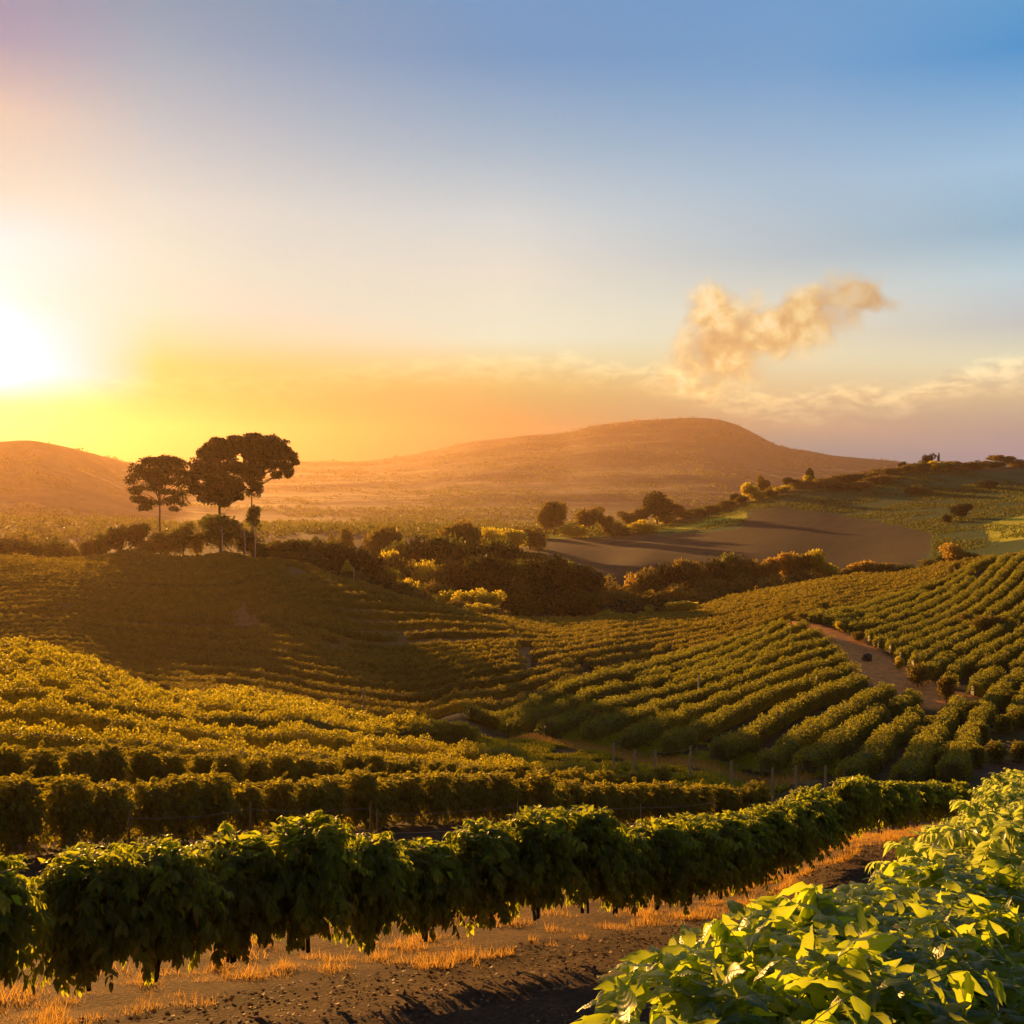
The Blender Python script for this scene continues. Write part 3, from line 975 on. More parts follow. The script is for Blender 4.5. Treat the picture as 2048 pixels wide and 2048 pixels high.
def coffee_tree_meshes(seed, Ht, Rd, nbr, nleaf, L0, template, mat, fill=0, low=0.42, uvs=False, tips=0, skirt=1.0):
    """Coffee shrub: upright stems, whorls of arching branches with paired drooping leaves."""
    rng = np.random.default_rng(seed)
    Ps, Ds, Ns, Ls = [], [], [], []
    twigs = []
    for i in range(nbr):
        f = (i + rng.random()) / nbr
        z0_ = low + 0.12 + (Ht - low - 0.35) * f ** 0.9
        phi = i * 2.39996 + rng.normal(0, 0.25)
        prof = math.sin(math.pi * min(1, 0.22 + 0.62 * (1 - f) + 0.08)) ** 0.6
        Lb = Rd * (0.35 + 0.75 * prof) * rng.uniform(0.8, 1.18) * (rng.uniform(0.55, 0.95) if uvs else 1.0)
        if f > 0.85:
            Lb *= 0.8
        Lb *= min(1.0, skirt + (1 - skirt) * f / 0.3)
        el_ = math.radians(5 + (42 if not uvs else 34) * f + rng.normal(0, 8))
        droop = (0.35 + 0.35 * (1 - f)) * rng.uniform(0.7, 1.3)
        tt_ = np.linspace(0, 1, 9)
        hx_ = Lb * tt_ * math.cos(el_) * 1.05
        hz_ = Lb * (tt_ * math.sin(el_) * 1.0 - droop * 1.25 * tt_ ** 2.1)
        path = np.stack([hx_ * math.cos(phi), hx_ * math.sin(phi), z0_ + hz_], -1)
        path[:, :2] += rng.normal(0, 0.02, 2) * tt_[:, None] ** 2 * 4
        path[:, 2] = np.maximum(path[:, 2], low * rng.uniform(0.75, 1.15))
        twigs.append((path, np.linspace(0.0045, 0.0015, 9), 4))
        m = max(3, int(nleaf * (0.6 + 0.4 * prof)))
        tl = np.clip((0.1 if uvs else 0.22) + (0.92 if uvs else 0.8) * (np.arange(m) + 0.5) / m, 0, 1.0)
        pp = np.stack([np.interp(tl, tt_, path[:, k]) for k in range(3)], -1)
        dp = unit(np.stack([np.interp(tl, tt_, np.gradient(path[:, k])) for k in range(3)], -1))
        side = unit(np.cross(dp, [0, 0, 1.0]))
        for sg in (-1, 1):
            dd = unit(side * sg * 0.7 + dp * 0.5 + np.array([0, 0, -0.55 if uvs else -0.75]) + rng.normal(0, 0.55 if uvs else 0.28, (m, 3)))
            nn = unit(np.array([0, 0, 0.6]) + rng.normal(0, 0.55 if uvs else 0.35, (m, 3)) + np.array([math.cos(phi), math.sin(phi), 0]) * 0.75 + side * sg * 0.3)
            Ps.append(pp)
            Ds.append(dd)
            Ns.append(nn)
            Ls.append(L0 * rng.uniform(0.65, 1.2, m) * (1 - 0.35 * (tl > 0.95)))
        # the hanging leaf at the tip
        Ps.append(pp[-1:])
        Ds.append(unit(dp[-1:] + [[0, 0, -0.5]]))
        Ns.append(unit(np.array([[0, 0, 1.0]]) + dp[-1:] * 0.6))
        Ls.append(np.array([L0 * 0.8]))
    parts = [leaves(np.concatenate(Ps), np.concatenate(Ds), np.concatenate(Ns), np.concatenate(Ls), template)]
    if tips:
        ang = rng.uniform(0, 2 * math.pi, tips)
        rr = Rd * 0.75 * np.sqrt(rng.random(tips))
        P = np.stack([rr * np.cos(ang), rr * np.sin(ang), Ht * (0.97 - 0.18 * (rr / Rd) ** 2) + rng.normal(0, 0.04, tips)], -1)
        for q_ in range(4):
            a2 = ang * 3 + q_ * math.pi / 2
            D = unit(np.stack([np.cos(a2), np.sin(a2), np.full(tips, 0.6)], -1) + rng.normal(0, 0.2, (tips, 3)))
            parts.append(leaves(P, D, unit(np.array([0, 0, 1.0]) + rng.normal(0, 0.3, (tips, 3))), L0 * rng.uniform(0.45, 0.85, tips), template))
    if fill:
        d = unit(rng.normal(0, 1, (fill, 3)))
        P = d * (rng.random((fill, 1)) ** 0.4) * np.array([Rd * 0.72, Rd * 0.72, (Ht - low) * 0.44]) + np.array([0, 0, low + (Ht - low) * 0.50])
        parts.append(leaves(P, unit(d + [0, 0, -0.9]), unit(rng.normal(0, 1, (fill, 3))), L0 * rng.uniform(0.8, 1.3, fill), T_DIA, 1.3))
    for tw in twigs:
        v_, q_ = tube_geo(*tw)
        parts.append((v_, np.zeros((0, 3), int), q_, np.full((len(v_), 2), 0.3)))
    nleafp = sum(len(p[1]) + len(p[2]) for p in parts[:-len(twigs)])
    crown = leaf_mesh("foliage", parts, mat, uvs)
    crown.materials.append(M_stem if uvs else M_bark)
    mi = np.zeros(len(crown.polygons), np.int32)
    big_ = np.array([len(p[0]) for p in parts])
    # vertices of the twigs are the last ones
    nv_leaf = int(big_[:-len(twigs)].sum())
    ls_ = np.empty(len(crown.polygons), np.int32)
    crown.polygons.foreach_get("loop_start", ls_)
    vi_ = np.empty(len(crown.loops), np.int32)
    crown.loops.foreach_get("vertex_index", vi_)
    mi[vi_[ls_] >= nv_leaf] = 1
    crown.polygons.foreach_set("material_index", mi)
    stems = []
    for k in range(3 if rng.random() < 0.6 else 2):
        a = rng.uniform(0, 6.28)
        lean = rng.uniform(0.04, 0.22)
        zz = np.linspace(-0.08, Ht * 0.86, 8)
        bx, by = rng.normal(0, 0.035, 2)
        pth = np.stack([bx + np.cos(a) * lean * (zz / Ht) ** 1.4, by + np.sin(a) * lean * (zz / Ht) ** 1.4, zz], -1)
        pth[1:-1, :2] += rng.normal(0, 0.012, (6, 2))
        stems.append((pth, np.linspace(0.036 if k == 0 else 0.024, 0.010, 8), 7))
    trunk = [tubes_mesh("stem", [s_], M_bark) for s_ in stems]
    return crown, trunk


ORD = ["", "first", "second", "third", "fourth", "fifth", "sixth", "seventh", "eighth", "ninth", "tenth", "eleventh", "twelfth", "thirteenth",
       "fourteenth", "fifteenth", "sixteenth", "seventeenth", "eighteenth", "nineteenth", "twentieth"]
TENS = {2: "twenty", 3: "thirty", 4: "forty", 5: "fifty", 6: "sixty", 7: "seventy", 8: "eighty", 9: "ninety"}


def ordinal(n):
    if n > 99:
        return "hundred-and-" + ordinal(n - 100) if n > 100 else "hundredth"
    if n <= 20:
        return ORD[n]
    if n % 10 == 0:
        return TENS[n // 10][:-1] + "ieth"
    return TENS[n // 10] + "-" + ORD[n % 10]


def place_row(line, step, protos, label_fn, name, group, s0=0.0, jitter=0.12, scale=(0.92, 1.1), first=None, zoff=-0.03, rz_along=False, maxn=400, seed=1, seen=True, plist_is_row1=False, ulo=-110):
    rng = np.random.default_rng(seed)
    P = resample(line, step=step)
    k = 0
    spots = []
    for x, y in P:
        X = x + rng.normal(0, jitter)
        Y = y + rng.normal(0, jitter)
        Z = float(H(X, Y)[0])
        u, _ = to_px(X, Y, Z + 1.2)
        if seen and not (ulo < u < 2060):
            continue
        spots.append((X, Y, Z))
    spots = spots[:maxn]
    for i, (X, Y, Z) in enumerate(spots):
        dist = math.hypot(X, Y)
        proto = None
        for dmax, plist in protos:
            if dist < dmax:
                proto = plist
                break
        crown, trunk = proto[int(rng.integers(len(proto)))]
        sc = rng.uniform(*scale) * (float(np.interp(Y, [12.5, 16, 21, 28, 37], [1.06, 1.13, 1.16, 0.97, 0.76])) if plist_is_row1 else 1.0)
        e = empty(name, (X, Y, Z + zoff), label_fn(i + 1, len(spots), dist), "coffee tree", group, rng.uniform(0, 6.28), (sc * rng.uniform(0.94, 1.06), sc * rng.uniform(0.94, 1.06), sc * rng.uniform(0.93, 1.07)))
        obj("foliage", crown, e)
        for tk_ in trunk:
            obj("stem", tk_, e)
    return spots


# ---- tree kinds
HD = [coffee_tree_meshes(11 + i, 2.2, 1.0, 190, 11, 0.185, T_HD, M_near, 900, uvs=True, tips=130) for i in range(3)]
NM = [coffee_tree_meshes(21 + i, 2.2, 1.0, 120, 17, 0.15, T_MID, M_near, 800, tips=50) for i in range(2)]
R1 = [coffee_tree_meshes(31 + i, 2.0, 0.68, 135, 17, 0.14, T_MID, M_row, 1200, low=0.74, tips=60, skirt=0.30) for i in range(4)]
R2 = [coffee_tree_meshes(41 + i, 2.0, 0.92, 120, 18, 0.13, T_DIA, M_bench, 2200, low=0.25, tips=90) for i in range(3)]
RN2 = [coffee_tree_meshes(51 + i, 2.2, 1.05, 95, 13, 0.17, T_DIA, M_near, 700, low=0.35, tips=90) for i in range(2)]

place_row(NEAR[1:], 0.95, [(8.5, HD), (22, NM), (999, RN2)],
          lambda i, n, d: "bright green coffee tree in the nearest row at the right, %s from the front" % ordinal(i),
          "coffee_tree", "coffee trees of the nearest row at the right", jitter=0.06, seed=3, scale=(0.88, 1.04))
place_row(ROW1, 1.08, [(999, R1)],
          lambda i, n, d: "dark coffee tree with sunlit top in the long front row, %s from the left" % ordinal(i),
          "coffee_tree", "coffee trees of the long front row", jitter=0.10, plist_is_row1=True, ulo=-330, seed=5, scale=(0.93, 1.08))

# ---- rows on the bench field
B2 = wline([(-330, 1480, 25.5), (0, 1470, 30), (377, 1462, 35), (700, 1460, 42), (943, 1457, 48), (1200, 1466, 56), (1430, 1475, 63.5)])
B3 = wline([(-330, 1385, 33), (0, 1400, 38), (430, 1415, 46), (800, 1425, 56), (1000, 1431, 62), (1245, 1437, 71)])
B4 = wline([(-330, 1335, 40), (0, 1350, 45), (400, 1385, 52), (800, 1406, 64), (1110, 1422, 75)])
B5 = wline([(-330, 1290, 46), (0, 1310, 52), (420, 1360, 61), (660, 1372, 69), (970, 1397, 82)])
B6 = wline([(-330, 1250, 52), (0, 1275, 59), (430, 1326, 69), (750, 1362, 84), (900, 1384, 87)])
BC = wline([(-330, 1150, 96), (0, 1205, 99), (200, 1249, 97), (430, 1292, 94), (600, 1316, 91), (760, 1340, 88), (860, 1364, 87.5)])
place_row(smooth(resample(B2, n=80), 6), 1.35, [(999, R2)],
          lambda i, n, d: "golden coffee bush in the row behind the front row, %s from the left" % ordinal(i),
          "coffee_bush", "coffee bushes of the second row", seed=7, scale=(0.92, 1.1))
place_row(smooth(resample(B3, n=80), 6), 1.4, [(999, R2)],
          lambda i, n, d: "golden coffee bush in the third row from the front, %s from the left" % ordinal(i),
          "coffee_bush", "coffee bushes of the third row", seed=8, scale=(0.9, 1.06))


def hedge(name, line, w, h, L, dens, mat, seed, label, category, group, step=0.5, mask=None, base=0.12, gaps=0.02):
    """a long clipped-together coffee row: leafy hump following the ground"""
    rng = np.random.default_rng(seed)
    P = resample(line, step=step)
    if len(P) < 4:
        return None
    Z = H(P[:, 0], P[:, 1])
    u, v = to_px(P[:, 0], P[:, 1], Z + h * 0.7)
    keep = (u > -70) & (u < 2010)
    if mask is not None:
        keep &= mask(P[:, 0], P[:, 1], u, v)
    if keep.sum() < 5:
        return None
    tan = unit(np.gradient(P, axis=0))
    nor = np.stack([-tan[:, 1], tan[:, 0]], -1)
    s = np.arange(len(P)) * step
    idx = np.flatnonzero(keep)
    length = len(idx) * step
    n = int(length * dens)
    fi = idx[rng.integers(0, len(idx), n)] + rng.random(n) - 0.5
    fi = np.clip(fi, 0, len(P) - 1.001)
    i0 = fi.astype(int)
    fr_ = fi - i0
    lerp = lambda A: A[i0] * (1 - fr_)[:, None] + A[i0 + 1] * fr_[:, None]
    C2, N2 = lerp(P), lerp(nor)
    zc = Z[i0] * (1 - fr_) + Z[i0 + 1] * fr_
    ss = fi * step
    C2 = C2 + N2 * (0.22 * (vnoise(ss / 2.3, ss * 0 + 5, seed) - 0.5) * 2)[:, None]
    # humps: plant after plant
    pw = 1.45
    hump = 0.76 + 0.36 * vnoise(ss / pw, ss * 0 + seed, 1) + 0.10 * np.sin(ss / pw * 2 * math.pi + 3 * vnoise(ss / 6, ss * 0, seed))
    hump2 = 0.84 + 0.30 * vnoise(ss / 1.9 + 40, ss * 0 + seed, 2)
    phi = rng.random(n) * math.pi
    rad = 1 - 0.28 * rng.random(n) ** 1.6
    ex = np.cos(phi)
    ex = np.sign(ex) * np.abs(ex) ** 0.75
    ez = np.sin(phi) ** 0.62
    lump = 0.9 + 0.22 * vnoise(ss / 0.7, phi * 2.2, seed + 5)
    off = ex * rad * w * 0.5 * hump2 * lump
    zz = base + (h - base) * ez * rad * hump * lump
    pos = np.stack([C2[:, 0] + N2[:, 0] * off, C2[:, 1] + N2[:, 1] * off, zc + zz], -1)
    out = unit(np.stack([N2[:, 0] * ex, N2[:, 1] * ex, ez * 0.9], -1))
    D = unit(out * 0.7 + rng.normal(0, 0.7, (n, 3)) + [0, 0, -0.15])
    Nn = unit(out + rng.normal(0, 0.55, (n, 3)))
    part = leaves(pos, D, Nn, L * rng.uniform(0.7, 1.35, n), T_DIA, 1.25)
    me_parts = [part]
    # inner body so that no light shows through
    segs = []
    st_ = 0
    runs = np.split(idx, np.flatnonzero(np.diff(idx) > 1) + 1)
    cv_, cq, o = [part[0]], [], len(part[0])
    for r in runs:
        if len(r) < 3:
            continue
        k = 7
        an = np.linspace(0, math.pi, k)
        hs = (0.80 + 0.15 * vnoise(s[r] / pw, s[r] * 0 + seed, 1))[:, None]
        ox = np.sign(np.cos(an)) * np.abs(np.cos(an)) ** 0.75 * w * 0.40
        oz = base * 0 + (h * 0.86) * np.sin(an) ** 0.62
        tp = np.ones((len(r), 1))
        tp[0] = tp[-1] = 0.25
        vv = np.stack([P[r, 0][:, None] + nor[r, 0][:, None] * ox * hs * tp, P[r, 1][:, None] + nor[r, 1][:, None] * ox * hs * tp, Z[r][:, None] + oz * hs * tp], -1)
        cv_.append(vv.reshape(-1, 3))
        a = (np.arange(len(r) - 1)[:, None] * k + np.arange(k - 1)[None]) + o
        cq.append(np.stack([a, a + k, a + k + 1, a + 1], -1).reshape(-1, 4))
        o += len(r) * k
    faces = [part[1]] + cq
    me = mesh_from(name, np.concatenate(cv_), faces, mat)
    return obj(name, me, None, None, label=label, category=category, group=group)


def interp_rows(guides, spacing, M=90):
    G_ = [resample(smooth(resample(gd_, n=M), 6), n=M) for gd_ in guides]
    rows = []
    for a, b in zip(G_[:-1], G_[1:]):
        mdist = np.median(np.hypot(*(b - a).T))
        n = max(1, int(round(mdist / spacing)))
        for k in range(n):
            rows.append(a + (b - a) * k / n)
    rows.append(G_[-1])
    return rows


def spaced_rows(guides, spacing, dmin, M=140):
    """rows between guide lines; where the guides draw together, every other row stops"""
    G_ = [resample(smooth(resample(gd_, n=M), 6), n=M) for gd_ in guides]
    acc = np.zeros((0, 2))
    out = []
    for a, b in zip(G_[:-1], G_[1:]):
        n = max(1, int(round(np.percentile(np.hypot(*(b - a).T), 75) / spacing)))
        for k in range(n):
            out.append(a + (b - a) * k / n)
    res = []
    for r in out:
        r = resample(smooth(resample(r, n=M), 3), step=0.7)
        if len(acc):
            ok = np.ones(len(r), bool)
            for i in range(0, len(r), 200):
                q = r[i:i + 200]
                lo_, hi_ = q.min(0) - dmin, q.max(0) + dmin
                near_ = acc[((acc > lo_) & (acc < hi_)).all(1)]
                if len(near_):
                    ok[i:i + 200] = np.sqrt(((q[:, None] - near_[None]) ** 2).sum(-1)).min(1) > dmin
        else:
            ok = np.ones(len(r), bool)
        for run in np.split(np.arange(len(r)), np.flatnonzero(np.diff(ok.astype(int)) != 0) + 1):
            if ok[run[0]] and len(run) > 24:
                res.append(r[run])
                acc = np.vstack([acc, r[run]])
    return res


bench_rows = [B4, B5] + interp_rows([B6, BC], 5.4)
for i, ln in enumerate(bench_rows):
    rown = i + 4
    lastp = i == len(bench_rows) - 1
    d_ = 45 + 6 * i
    hedge("coffee_hedge_row", smooth(resample(ln, n=90), 5), 1.7, 1.8, 0.0016 * d_ + 0.05, max(220, 650 - 50 * i), M_bench, 100 + i,
          "golden coffee row across the sunlit left field, %s row from the front" % ordinal(rown), "coffee row", "coffee rows across the sunlit left field")

# ---- rows of the hollow and the right-hand hillside, drawn as guide lines
# depth of the visible hillside under a picture point, from the same survey as the land
selm = (C[:, 1] > 68) & (C[:, 1] < 262)
uu, vv_ = to_px(C[selm, 0], C[selm, 1], C[selm, 2])
benchish = np.zeros(len(uu), bool)
A_ = np.stack([uu / 400.0, vv_ / 120.0], -1)
lnD = np.log(C[selm, 1])
# leave out the bench itself
bl = np.interp(uu, [0, 430, 760, 1000, 1200, 1440, 1600], [1222, 1305, 1352, 1392, 1432, 1470, 1480])
okm = ~((vv_ > bl) & (C[selm, 1] < 103) & (uu < 1320))
A_, lnD = A_[okm], lnD[okm]
m_ = len(A_)
Mm = np.zeros((m_ + 3, m_ + 3))
Mm[:m_, :m_] = tps(A_, A_) + np.eye(m_) * 3e-2
Pm = np.c_[np.ones(m_), A_]
Mm[:m_, m_:] = Pm
Mm[m_:, :m_] = Pm.T
sm = np.linalg.solve(Mm, np.r_[lnD, 0, 0, 0])


def gl(pts, k=0.9434):
    pts = np.array(pts, float) * k
    t_ = np.linspace(0, 1, 60)
    s_ = np.r_[0, np.cumsum(np.hypot(*np.diff(pts, axis=0).T))]
    s_ = s_ / s_[-1]
    pts = np.stack([np.interp(t_, s_, pts[:, 0]), np.interp(t_, s_, pts[:, 1])], -1)
    pts = smooth(pts, 6)
    f = np.stack([pts[:, 0] / 400.0, pts[:, 1] / 120.0], -1)
    d = np.exp(np.clip(tps(f, A_) @ sm[:m_] + sm[m_] + f @ sm[m_ + 1:], math.log(70), math.log(262)))
    a, _ = ray(pts[:, 0], pts[:, 1])
    return np.stack([a * d, d], -1)


F1 = [gl([(-80, 1122), (300, 1110), (550, 1128), (700, 1165), (850, 1210), (1000, 1238), (1150, 1246), (1272, 1236), (1484, 1196), (1696, 1158), (2150, 1095)]),
      gl([(-80, 1180), (300, 1180), (600, 1200), (850, 1240), (1050, 1266), (1200, 1262), (1400, 1232), (1600, 1195), (1800, 1158), (2150, 1102)]),
      gl([(-80, 1240), (300, 1245), (600, 1270), (850, 1300), (1050, 1300), (1200, 1285), (1400, 1255), (1600, 1220), (1800, 1180), (2150, 1112)]),
      gl([(-80, 1300), (300, 1310), (600, 1340), (850, 1360), (1050, 1345), (1200, 1314), (1400, 1277), (1562, 1238), (1800, 1195), (2150, 1122)]),
      gl([(-80, 1380), (300, 1390), (600, 1425), (850, 1470), (1015, 1438), (1171, 1384), (1400, 1312), (1562, 1262), (1700, 1230), (1850, 1190), (2150, 1136)])]
F2 = [gl([(860, 1485), (930, 1462), (1015, 1438), (1171, 1384), (1400, 1312), (1562, 1262), (1700, 1230), (1850, 1190), (2150, 1136)]),
      gl([(1000, 1512), (1117, 1467), (1250, 1424), (1400, 1378), (1640, 1310), (1721, 1283), (1855, 1233), (2048, 1155), (2200, 1110)]),
      gl([(1200, 1560), (1348, 1508), (1511, 1422), (1728, 1350), (1850, 1300), (2048, 1195), (2200, 1130)]),
      gl([(1400, 1600), (1547, 1537), (1710, 1436), (1800, 1388), (1900, 1325), (2048, 1232), (2200, 1160)]),
      gl([(1480, 1610), (1620, 1551), (1783, 1430), (1900, 1360), (2048, 1274), (2200, 1190)]),
      gl([(1600, 1640), (1721, 1555), (1855, 1430), (1950, 1362), (2080, 1285), (2200, 1220)]),
      gl([(1700, 1660), (1783, 1562), (1870, 1440), (1940, 1370), (2100, 1290), (2200, 1240)]),
      gl([(1800, 1660), (1910, 1490), (1964, 1405), (2060, 1330), (2200, 1260)]),
      gl([(1900, 1650), (1980, 1490), (2029, 1400), (2120, 1330), (2200, 1290)]),
      gl([(1980, 1650), (2040, 1490), (2090, 1400), (2150, 1350), (2200, 1320)])]
FIELD = [(-90, 1235), (250, 1290), (430, 1318), (640, 1338), (760, 1362), (850, 1338), (905, 1400), (960, 1410), (1010, 1420), (1080, 1430), (1160, 1440), (1330, 1470), (1500, 1463), (1700, 1476), (1790, 1478),
         (1830, 1430), (2020, 1400), (2020, 1032), (1800, 1060), (1600, 1086), (1400, 1121), (1200, 1160), (1060, 1166), (950, 1166), (820, 1138), (700, 1104), (560, 1060), (430, 1038), (250, 1036), (120, 1042), (-90, 1056)]


def field_mask(X, Y, u, v):
    m = in_poly(u, v, FIELD) & (np.hypot(X, Y) > 70)
    d, _ = dist_line(X, Y, TRACK)
    wt = np.interp(Y, [108, 118, 140, 160], [5.0, 4.9, 3.7, 2.8])
    m &= d > wt
    d, sd_ = dist_line(X, Y, VALLEY)
    m &= (d > 1.8) & ((sd_ > 0) | (v < 1330) | (u < 700))
    # here and there a plant is missing
    m &= ~((vnoise(X / 1.3, Y / 1.3, 91) > 0.93) & (vnoise(X / 9, Y / 9, 92) > 0.45))
    return m


rows1 = spaced_rows(F1, 3.2, 2.4)
rows2 = spaced_rows(F2, 3.3, 2.6)
k = 0
for i, ln in enumerate(rows1[::-1]):
    dm = float(np.median(ln[:, 1]))
    hedge("coffee_hedge_row", ln, 1.3, 1.2, 0.0012 * dm + 0.03, max(110, 300 - 1.0 * dm), M_hill2, 300 + i,
          "low coffee row on the shaded hill below the three trees, %s row up" % ordinal(i + 1), "coffee row", "coffee rows across the shaded hill", step=0.7, mask=field_mask)
for i, ln in enumerate(rows2):
    hedge("coffee_hedge_row", ln, 1.8, 1.7, 0.17, 330, M_hill, 400 + i,
          "dark green coffee row climbing the right hillside, %s counted towards the right" % ordinal(i + 1), "coffee row", "coffee rows climbing the right hillside", step=0.6, mask=field_mask)

# ================================================================== TREES AND BUSHES BEYOND
def crown_mesh(seed, shape, n, leaf, mat, hang=0.0, lobes=None):
    """unit crown, about 1 wide and 1 high, foot at z = 0"""
    rng = np.random.default_rng(seed)
    if lobes is None:
        lobes = []
        if shape == "round":
            for k in range(16):
                a, r = rng.uniform(0, 6.28), 0.30 * math.sqrt(rng.random())
                lobes.append((r * math.cos(a), r * math.sin(a), rng.uniform(0.25, 0.78), rng.uniform(0.13, 0.22), rng.uniform(0.12, 0.2)))
        elif shape == "spread":
            for k in range(18):
                a, r = rng.uniform(0, 6.28), 0.38 * math.sqrt(rng.random())
                lobes.append((r * math.cos(a), r * math.sin(a), 0.84 - 0.9 * r * r - rng.uniform(0, 0.3), rng.uniform(0.12, 0.2), rng.uniform(0.07, 0.13)))
        elif shape == "tall":
            for k in range(16):
                z = rng.uniform(0.15, 0.9)
                a, r = rng.uniform(0, 6.28), 0.26 * math.sqrt(rng.random()) * (1.1 - z)
                lobes.append((r * math.cos(a), r * math.sin(a), z, rng.uniform(0.12, 0.2), rng.uniform(0.10, 0.16)))
        else:  # scrub: low and wide, down to the ground
            for k in range(16):
                a, r = rng.uniform(0, 6.28), 0.36 * math.sqrt(rng.random())
                lobes.append((r * math.cos(a), r * math.sin(a), rng.uniform(0.1, 0.75 - r * 0.6), rng.uniform(0.13, 0.2), rng.uniform(0.14, 0.24)))
    lo = np.array(lobes)
    w = lo[:, 3] ** 2 + 1e-4
    pick = rng.choice(len(lo), n, p=w / w.sum())
    d = unit(rng.normal(0, 1, (n, 3)))
    d[:, 2] = np.where(rng.random(n) < 0.35, np.abs(d[:, 2]), d[:, 2])
    rad = (0.5 + 0.75 * rng.random(n) ** 0.9)[:, None]
    P = lo[pick, :3] + d * rad * np.stack([lo[pick, 3], lo[pick, 3], lo[pick, 4]], -1)
    D = unit(d + rng.normal(0, 0.6, (n, 3)) + [0, 0, -0.2 - 2.0 * hang])
    N = unit(d + rng.normal(0, 0.6, (n, 3)))
    me = leaf_mesh("crown", [leaves(P, D, N, leaf * rng.uniform(0.6, 1.4, n), T_DIA, 1.5)], mat)
    return me, lo


def trunk_mesh(seed, top, lobes, r=0.03, up=0.9):
    rng = np.random.default_rng(seed)
    zz = np.linspace(-0.03, top, 8)
    base = np.stack([np.cumsum(rng.normal(0, 0.006, 8)), np.cumsum(rng.normal(0, 0.006, 8)), zz], -1)
    lst = [(base, np.linspace(r, r * 0.45, 8), 7)]
    for k in rng.permutation(len(lobes))[:0]:
        x, y, z = lobes[k][:3]
        s = base[rng.integers(3, 7)]
        e = np.array([x, y, z])
        t_ = np.linspace(0, 1, 6)[:, None]
        c_ = s * (1 - t_) + e * t_
        c_[:, 2] += 0.05 * np.sin(t_[:, 0] * math.pi)
        lst.append((c_, np.linspace(r * 0.45, r * 0.12, 6), 5))
    return tubes_mesh("trunk", lst, M_bark)


MK = dict(dark=M_dark, green=M_green, olive=M_olive, yellow=M_yellow, brown=M_brown, orange=M_orange)
ADJ = dict(dark="dark green", green="green", olive="olive green", yellow="yellow-green", brown="dry brown", orange="orange-brown")
cache = {}


def get_crown(shape, kind, var):
    key = (shape, kind, var)
    if key not in cache:
        n = {"round": 4200, "spread": 4200, "tall": 3000, "scrub": 4000}[shape]
        cm, lo = crown_mesh(hash2(np.array([len(shape)]), np.array([var]), 7)[0].__hash__() % 1000 + var * 13 + len(shape), shape, n, 0.06, MK[kind])
        tk = ("t", shape, var)
        if tk not in cache:
            cache[tk] = trunk_mesh(var + 5, 0.6, lo)
        cache[key] = (cm, cache[tk])
    return cache[key]


def plant(px, ytop, wpx, d, kind, shape, name, label, category, group, seed, hmin=0.8):
    a, e = ray(px, ytop)
    X, Y = float(a * d), float(d)
    Z = float(H(X, Y)[0])
    h = max(float(e * d) - Z, hmin if d < 400 else 3.2) + (1.6 if d > 480 else 0)
    w = wpx * K * d / F
    rng = random.Random(seed)
    cm, tm = get_crown(shape, kind, rng.randint(0, 2))
    t_ = empty(name, (X, Y, Z - 0.15), label, category, group, rng.uniform(0, 6.28), (w * 1.05, w * 1.05, h / 0.95 + 0.15))
    obj("crown", cm, t_)
    obj("trunk", tm, t_)
    return t_


